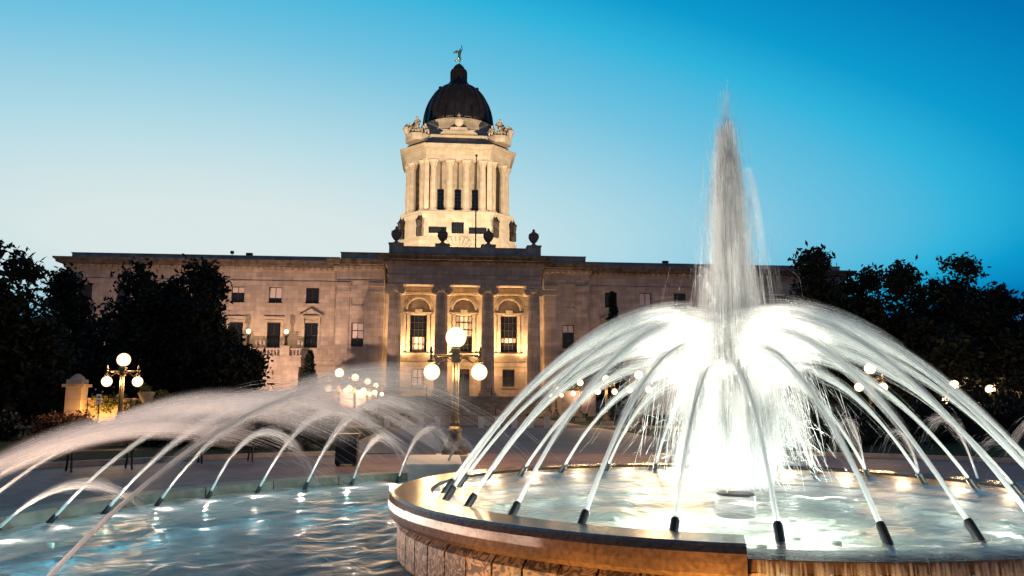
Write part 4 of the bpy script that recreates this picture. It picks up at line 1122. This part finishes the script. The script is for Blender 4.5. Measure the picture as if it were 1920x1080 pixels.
plume(1800, 1.4, 3.6, 1.0, .60, .2, 'falling_spray', .0006, .35)
plume(250, 1.4, 4.35, 1.1, .30, .07, 'column_veil', .048, 0, True)
plume(210, .4, 1.9, .9, .66, .42, 'base_veil', .085, 0, True)

# lights under the water surface
def sunk_light(parent, x, y, z, en, col, name, aim=None, spot=None):
    m = MB().lathe([(.05, z - .30), (.05, z - .25), (.04, z - .245)], x, y, 12); mk('lamp_fixture', m, 'basin_floor', parent)
    return lamp_light(name, 'SPOT' if aim else 'POINT', (x, y, z), en, col, parent, aim, .02, spot, .9)
WHITE = (1.0, .95, .88)
for i in range(8):
    a = R(22 + 45 * i); sunk_light(pl, FX + .95 * math.cos(a), FY + .95 * math.sin(a), ZU - .08, 170, WHITE, 'plume_lamp')
for i in range(10):
    a = R(10 + 36 * i); sunk_light(pl, FX + 1.35 * math.cos(a), FY + 1.35 * math.sin(a), ZU - .08, 3600, (1.0, .82, .72), 'beam_lamp', (FX + .1, FY, 4.1), 32)
for k, (root, p0, u) in enumerate(BASIN):
    a = R(-173 + 13.846 * (k + .5)); sunk_light(root, FX + 3.29 * math.cos(a), FY + 3.29 * math.sin(a), ZU - .07, 44, WHITE, 'jet_lamp')
for k, (root, p0, u) in enumerate(POOL):
    if k % 1 == 0:
        c = math.atan2(p0[1] - FY, p0[0] - FX) + R(1.6)
        cc, cs_ = math.cos(c), math.sin(c)
        sunk_light(root, FX + 8.45 * cc, FY + 8.45 * cs_, ZL + .05, 130 if k > 3 else 230, (1.0, .76, .60) if k > 3 else (1.0, .66, .50), 'pool_lamp', (FX + 6.6 * cc, FY + 6.6 * cs_, 1.5), 125)
        if k > 3: sunk_light(root, FX + 8.3 * cc, FY + 8.3 * cs_, ZL - .1, 30, (1.0, .95, .9), 'glow_lamp')
for i in range(6):                     # amber lights washing the granite
    a = R(-140 + 14 * i); x, y = FX + (RB + .42) * math.cos(a), FY + (RB + .42) * math.sin(a)
    f = thing('amber_light', (x, y, ZL), 'amber light in the pool at the foot of the granite wall, %s from the left' % ORD[i], 'fountain light', 'amber wall lights')
    m = MB().lathe([(.08, ZL - .1), (.08, ZL + .015), (.06, ZL + .02)], x, y, 12); mk('rim', m, 'iron_black', f)
    lamp_light('amber_lamp', 'POINT', (x, y, ZL + .1), (16, 26, 52, 16, 5, 4)[i], (1.0, .50, .12), f, size=.06)
# the falling curtain of the overflow: soft merging rills
n = 520
th = R(A_GAP0 + .5) + np.sort(rng.uniform(0, 1, n)) * R(A_GAP1 - A_GAP0 - 1.0)
P = np.stack([FX + (RB + .07) * np.cos(th), FY + (RB + .07) * np.sin(th), np.full(n, ZU - .02)], -1)
vv = .04 + .05 * (1 + np.sin(th * 37) * np.sin(th * 11)) + rng.uniform(0, .05, n); V = np.stack([vv * np.cos(th), vv * np.sin(th), np.zeros(n)], -1)
me = strand_mesh('overflow_curtain', P, V, rng.uniform(0, .10, n), np.full(n, .335), rng.uniform(.004, .014, n), 8, 6, .8, True)
link('overflow_curtain', me, 'mist_veil', None, smooth=True, kind='stuff', label='thin curtain of water spilling over the basin lip at lower right', category='water')

# ================================================================== TREES AND PLANTS
def leaves(blobs, nclump, per, size, sigma, q, hang=0.0):
    w = np.array([(b[3] * b[4] * b[5]) ** .67 for b in blobs]); w /= w.sum()
    bi = q.choice(len(blobs), nclump, p=w); B = np.array(blobs)[bi]
    d = q.normal(size=(nclump, 3)); d /= np.linalg.norm(d, axis=1, keepdims=True)
    rr = q.uniform(.35, 1.08, nclump) ** .6
    C = B[:, :3] + d * B[:, 3:] * rr[:, None]
    n = nclump * per
    c = np.repeat(C, per, 0) + q.normal(size=(n, 3)) * sigma * np.array([1, 1, .7])
    a = q.normal(size=(n, 3)); a /= np.linalg.norm(a, axis=1, keepdims=True)
    b = np.cross(a, q.normal(size=(n, 3))); b /= np.linalg.norm(b, axis=1, keepdims=True)
    s = size * q.uniform(.55, 1.3, n)[:, None]
    v = np.stack([c - a * s, c + b * s * .45, c + a * s, c - b * s * .45], 1).reshape(-1, 3)
    return v, np.arange(n * 4).reshape(n, 4)

def tree(x, y, h, w, label, seed, mat='leaf', group=None, base=1.6, ncl=430, per=26, leaf=.24, lobes=9, pointy=.0):
    q = np.random.default_rng(seed); t = thing('tree', (x, y, 0), label, 'tree', group)
    m = MB(); lean = q.normal(0, .25, 2)
    pts = [(x + lean[0] * k / 5, y + lean[1] * k / 5, h * .75 * k / 5) for k in range(6)]
    m.tube(pts, [.035 * h * (1 - .85 * k / 5) ** .8 + .02 for k in range(6)], 10)
    for k in range(7):
        a = q.uniform(0, 6.28); z0 = h * q.uniform(.22, .6); L = w * q.uniform(.4, .75)
        m.tube([(x, y, z0), (x + .5 * L * math.cos(a), y + .5 * L * math.sin(a), z0 + .35 * L), (x + L * math.cos(a), y + L * math.sin(a), z0 + .9 * L)], [.011 * h, .007 * h, .02], 6)
    mk('trunk', m, 'bark', t)
    bl = [(x, y, base + (h - base) * .42, w * .78, w * .78, (h - base) * .42)]
    for k in range(lobes):
        u = q.uniform(0, 1); a = q.uniform(0, 6.28); z = base + (h - base) * (.15 + .78 * u)
        rw = w * (1 - pointy * u) * (1.0 if u < .45 else math.sqrt(max(.05, 1 - ((u - .45) / .62) ** 2)))
        rb = w * q.uniform(.26, .42) * (1 - .35 * u)
        bl.append((x + (rw - rb * .6) * .8 * math.cos(a), y + (rw - rb * .6) * .8 * math.sin(a), z, rb, rb, rb * q.uniform(.9, 1.35)))
    bl.append((x + q.normal(0, w * .12), y, h - w * .30, w * .30, w * .30, w * .34))
    v, f = leaves(bl, ncl, per, leaf, .40, q)
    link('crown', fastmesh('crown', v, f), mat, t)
    return t

GL, GR = 'trees in front of the left wing', 'trees along the right side'
tree(-26.4, 62, 11.7, 3.7, 'dark rounded tree hiding the middle of the left wing, left of two peaks', 11, group=GL, base=.5, ncl=560)
tree(-22.9, 63, 12.3, 3.4, 'tallest dark tree before the left wing, its top touching the cornice', 12, group=GL, base=.5, ncl=560)
tree(-20.6, 61, 8.9, 2.7, 'lower dark tree sloping down toward the terrace lamps', 13, group=GL, base=.3, ncl=480)
tree(-18.2, 60, 5.6, 2.2, 'short dark shrubby tree at the right foot of the left tree mass', 14, group=GL, base=.2, ncl=330)
tree(-34.8, 70, 12.4, 3.1, 'dark tree before the end of the left wing beside its last window', 15, group=GL, base=.8, ncl=480)
tree(-28.6, 50, 10.3, 2.6, 'thin-leaved tree at the far left with sky showing through', 16, 'leaf_light', group=GL, base=1.2, ncl=210, per=26)
tree(-31.0, 49, 11.8, 2.5, 'tree cut by the left edge of the picture', 17, 'leaf_light', group=GL, base=1.0, ncl=230)
tree(-29.5, 52, 5.6, 3.6, 'low dark understorey tree at the far left', 18, group=GL, base=.2, ncl=380)
tree(-33.5, 64, 7.6, 3.6, 'dark filler tree between the far left trees', 19, group=GL, base=.2, ncl=380)
tree(25.0, 58, 13.0, 2.7, 'dark tree rising in front of the right wing end, next to the plume', 21, group=GR, base=.4, ncl=520)
tree(27.3, 60, 10.9, 2.4, 'dark tree under the visible end of the right wing parapet', 27, group=GR, base=.4, ncl=420)
tree(29.3, 59, 11.9, 2.3, 'airy dark tree beside the last corner of the right wing', 22, group=GR, base=.6, ncl=380)
tree(31.8, 58, 12.0, 2.4, 'ragged-topped dark tree, third from the plume on the right', 23, group=GR, base=.6, ncl=400)
tree(35.8, 57, 12.6, 3.3, 'broadest and tallest dark tree at the right', 24, group=GR, base=.4, ncl=560)
tree(39.2, 58, 10.4, 2.7, 'narrow dark tree near the right edge', 25, group=GR, base=.4, ncl=330)
tree(42.0, 57, 9.6, 2.6, 'dark tree cut by the right edge of the picture', 26, group=GR, base=.4, ncl=330)
for i, (x, y, h, w) in enumerate(((22.5, 56, 6.4, 2.8), (27.2, 56, 7.2, 3.4), (32.4, 55, 7.2, 3.8), (38.2, 54, 6.6, 3.8))):
    tree(x, y, h, w, 'dark low tree in the understorey at the right, %s from the plume' % ORD[i], 31 + i, group='right understorey', base=.1, ncl=430)

def spruce(x, y, h, w, label, seed):
    q = np.random.default_rng(seed); t = thing('spruce_tree', (x, y, 0), label, 'tree', 'spruces by the facade')
    m = MB().tube([(x, y, 0), (x, y, h * .6), (x, y, h)], [.02 * h, .012 * h, .01], 8); mk('trunk', m, 'bark', t)
    vs = []
    for k in range(170):
        u = q.uniform(0, 1) ** .8; z = h * (.06 + .92 * u); r = w * (1 - u) * q.uniform(.75, 1.1) + .1; a = q.uniform(0, 6.28)
        for s in np.linspace(.15, 1, 8):
            c = np.array([x + r * s * math.cos(a), y + r * s * math.sin(a), z - .22 * r * s])
            for _ in range(4):
                d = q.normal(size=3); d /= np.linalg.norm(d); e = np.cross(d, q.normal(size=3)); e /= np.linalg.norm(e)
                cc = c + q.normal(0, .10, 3); L = .28
                vs += [cc - d * L, cc + e * .08, cc + d * L, cc - e * .08]
    v = np.array(vs); link('crown', fastmesh('crown', v, np.arange(len(v)).reshape(-1, 4)), 'needle', t)
spruce(-18.75, 96, 7.5, 1.9, 'small dark spruce in front of the left wing window with the pediment', 41)
spruce(17.2, 95, 15.2, 2.7, 'tall dark spruce in front of the right wing beside the pavilion', 42)

def hedge(name, boxes, label, seed, mat='leaf', ncl=300, per=22, leaf=.09, group=None, cat='hedge', sigma=.16):
    q = np.random.default_rng(seed); b = np.array(boxes)
    t = thing(name, (float(b[0][0]), float(b[0][1]), 0), label, cat, group)
    v, f = leaves(boxes, ncl, per, leaf, sigma, q)
    v[:, 2] = np.maximum(v[:, 2], .02)
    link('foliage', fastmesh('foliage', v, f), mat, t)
    m = MB()
    for bb in boxes: m.tube([(bb[0], bb[1], 0), (bb[0], bb[1], bb[2])], [.05, .03], 6)
    mk('stem', m, 'bark', t)
    return t
hedge('hedge', [(-20.5 - .9 * k, 33 + .35 * k, .55, .9, .8, .6) for k in range(7)], 'dark clipped hedge at the far left edge behind the jets', 51, ncl=700, leaf=.10)
hedge('lamplit_shrub', [(-18.6, 35.4, .5, .8, .6, .5), (-19.6, 35.6, .45, .7, .6, .5)], 'shrub with orange lamplight put into its leaf colour, beside the hedge below the orange lamp', 52, 'leaf_lamplit', ncl=170, leaf=.09, cat='shrub')
hedge('shrub_bed', [(-14 + 1.3 * k, 33 + .3 * k, .4, 1.0, .8, .5) for k in range(5)], 'low dark shrub bed behind the benches at the left', 53, ncl=420, leaf=.09, cat='shrub')
for s, sd, nm in ((-1, 54, 'left'), (1, 55, 'right')):
    hedge('lawn_hedge', [(s * (8.0 + 1.1 * k), 27.5 + .5 * k, .35, .9, .7, .4) for k in range(9)], 'low dark hedge edging the lawn %s of the axis path' % nm, sd, ncl=520, leaf=.08)
hedge('shrub_bed', [(12 + 1.6 * k, 31 + .5 * k, .7, 1.3, 1.0, .9) for k in range(12)], 'dark shrub mass along the right side behind the pinkish jets', 56, ncl=900, leaf=.12, cat='shrub')
hedge('shrub_bed', [(24 + 1.5 * k, 42 + .3 * k, 1.0, 1.3, 1.0, 1.3) for k in range(8)], 'dark shrubs screening the two orange lamps at the right', 57, ncl=560, leaf=.12, cat='shrub')

hedge('leafy_shrub', [(26.4, 43.8, 1.9, .9, .4, .9), (27.2, 44.0, 2.6, .7, .35, .6), (29.1, 44.2, 1.9, .9, .4, .9), (29.8, 44.3, 2.6, .7, .35, .5)], 'loose leafy branches in front of the two orange lamps at the right', 58, ncl=70, per=18, leaf=.13, cat='shrub', sigma=.2)

# garden gateway, wall and pieces at the left
gp = thing('gate_pier', (-22.7, 45, 0), 'tan stone gate pier lit orange under the left trees', 'pier')
m = MB(); m.box(-23.1, -22.3, 44.6, 45.4, 0, 2.3); mk('shaft', m, 'limestone', gp)
m = MB(); m.box(-23.25, -22.15, 44.45, 45.55, 2.3, 2.45); m.box(-23.1, -22.3, 44.6, 45.4, 2.45, 2.7); m.lathe([(.4, 2.7), (.3, 2.85), (.1, 3.0)], -22.7, 45, 12); mk('cap', m, 'carved_stone', gp)
gw = thing('garden_wall', (-20, 45.5, 0), 'low stone garden wall with climbing vines glowing behind the orange lamp', 'wall')
m = MB(); m.box(-22.2, -17.2, 45.3, 45.7, 0, 1.6); m.box(-22.2, -17.2, 45.22, 45.78, 1.6, 1.72); mk('wall', m, 'limestone', gw)
q = np.random.default_rng(61); v, f = leaves([(-21.4 + .75 * k, 45.2, 1.35 + .25 * math.sin(k * 2), .6, .15, .5) for k in range(6)], 120, 16, .09, .12, q); link('vines', fastmesh('vines', v, f), 'vine', gw, kind='stuff')
us = thing('garden_urn', (-18.6, 43.6, 0), 'stone urn with foliage on a pedestal right of the orange lamp', 'urn')
m = MB(); m.box(-19.0, -18.2, 43.2, 44.0, 0, 1.2); m.box(-19.1, -18.1, 43.1, 44.1, 1.2, 1.32); mk('pedestal', m, 'carved_stone', us)
m = MB().lathe([(.25, 1.32), (.12, 1.45), (.3, 1.7), (.42, 1.95), (.38, 2.05)], -18.6, 43.6, 16); mk('bowl', m, 'carved_stone', us)
v, f = leaves([(-18.6, 43.6, 2.2, .32, .32, .3)], 14, 16, .08, .08, q); link('foliage', fastmesh('foliage', v, f), 'vine', us)
sg = thing('sign_post', (-20.3, 42, 0), 'small white sign on a thin post beside the gate pier', 'sign')
m = MB().tube([(-20.3, 42, 0), (-20.3, 42, 1.9)], .03, 8); mk('post', m, 'iron_black', sg)
m = MB(); m.box(-20.42, -20.18, 41.94, 41.965, 1.45, 1.9); mk('plate', m, 'sign_white', sg)
m = MB(); m.box(-20.36, -20.24, 41.93, 41.938, 1.72, 1.8); m.box(-20.36, -20.24, 41.93, 41.938, 1.55, 1.6); mk('marking', m, 'iron_black', sg)

gl_ = thing('garden_light', (-21.3, 43.9, 0), 'small amber ground light before the vine-covered wall at the left', 'garden light')
m = MB().lathe([(.09, 0), (.09, .22), (.12, .25), (.05, .3)], -21.3, 43.9, 12); mk('housing', m, 'iron_black', gl_)
lamp_light('garden_lamp', 'POINT', (-21.3, 44.1, .45), 420, (1.0, .45, .10), gl_, size=.08)

# benches
def bench(x, y, rz, label):
    t = thing('park_bench', (0, 0, 0), label, 'bench', 'benches on the plaza')
    for k in range(5): m = MB(); m.box(-.75, .75, -.22 + k * .1, -.14 + k * .1, .42, .45); mk('slat', m, 'wood_slat', t)
    for k in range(4):
        m = MB(); yb = .26 + k * .035; m.box(-.75, .75, yb, yb + .025, .52 + k * .1, .60 + k * .1); mk('slat', m, 'wood_slat', t)
    for s in (-.62, .62):
        m = MB(); m.tube([(s, -.24, 0), (s, -.2, .2), (s, -.18, .40)], .025, 8); m.tube([(s, .30, 0), (s, .2, .22), (s, .22, .42), (s, .42, .95)], .025, 8); m.tube([(s, -.2, .405), (s, .24, .405)], .02, 8)
        m.tube([(s, -.24, .42), (s, -.26, .62), (s, -.1, .66), (s, .3, .64)], .02, 8); mk('leg', m, 'iron_black', t)
    t.location = (x, y, .004); t.rotation_euler.z = rz
    return t
bench(-10.95, 19.2, R(35), 'wooden slat bench with iron legs nearer the left edge of the plaza')
bench(-8.8, 21.6, R(25), 'wooden slat bench right of the other one, behind the arching jets')
lb = thing('litter_bin', (-5.6, 20.5, 0), 'square dark litter bin with perforated rim on the plaza', 'bin')
m = MB(); m.box(-5.86, -5.34, 20.25, 20.75, .05, .68); mk('body', m, 'iron_black', lb)
m = MB(); m.box(-5.9, -5.3, 20.21, 20.79, .70, .78)
for k in range(6): m.box(-5.88 + k * .1, -5.83 + k * .1, 20.22, 20.25, .60, .70)
mk('rim', m, 'lamp_metal', lb)
m = MB(); [m.box(-5.84 + a * .4, -5.76 + a * .4, 20.3, 20.7, 0.004, .05) for a in (0, 1)]; mk('foot', m, 'iron_black', lb)
# bollards across the path
b0 = None
for k in range(12):
    x = -7.55 + 1.02 * k + (0.6 if k > 5 else 0)
    lab = 'low pale stone bollard across the path, %s from the left' % ORD[k]
    if b0 is None:
        b0 = thing('bollard', (x, 49.5, 0), lab, 'bollard', 'bollards across the axis path')
        m = MB(); m.box(x - .16, x + .16, 49.34, 49.66, 0, .62); mk('shaft', m, 'pier_stone', b0)
        m = MB(); m.box(x - .2, x + .2, 49.3, 49.7, .62, .7); mk('cap', m, 'pier_stone', b0)
    else: copy_tree(b0, (x, 49.5, 0), lab)
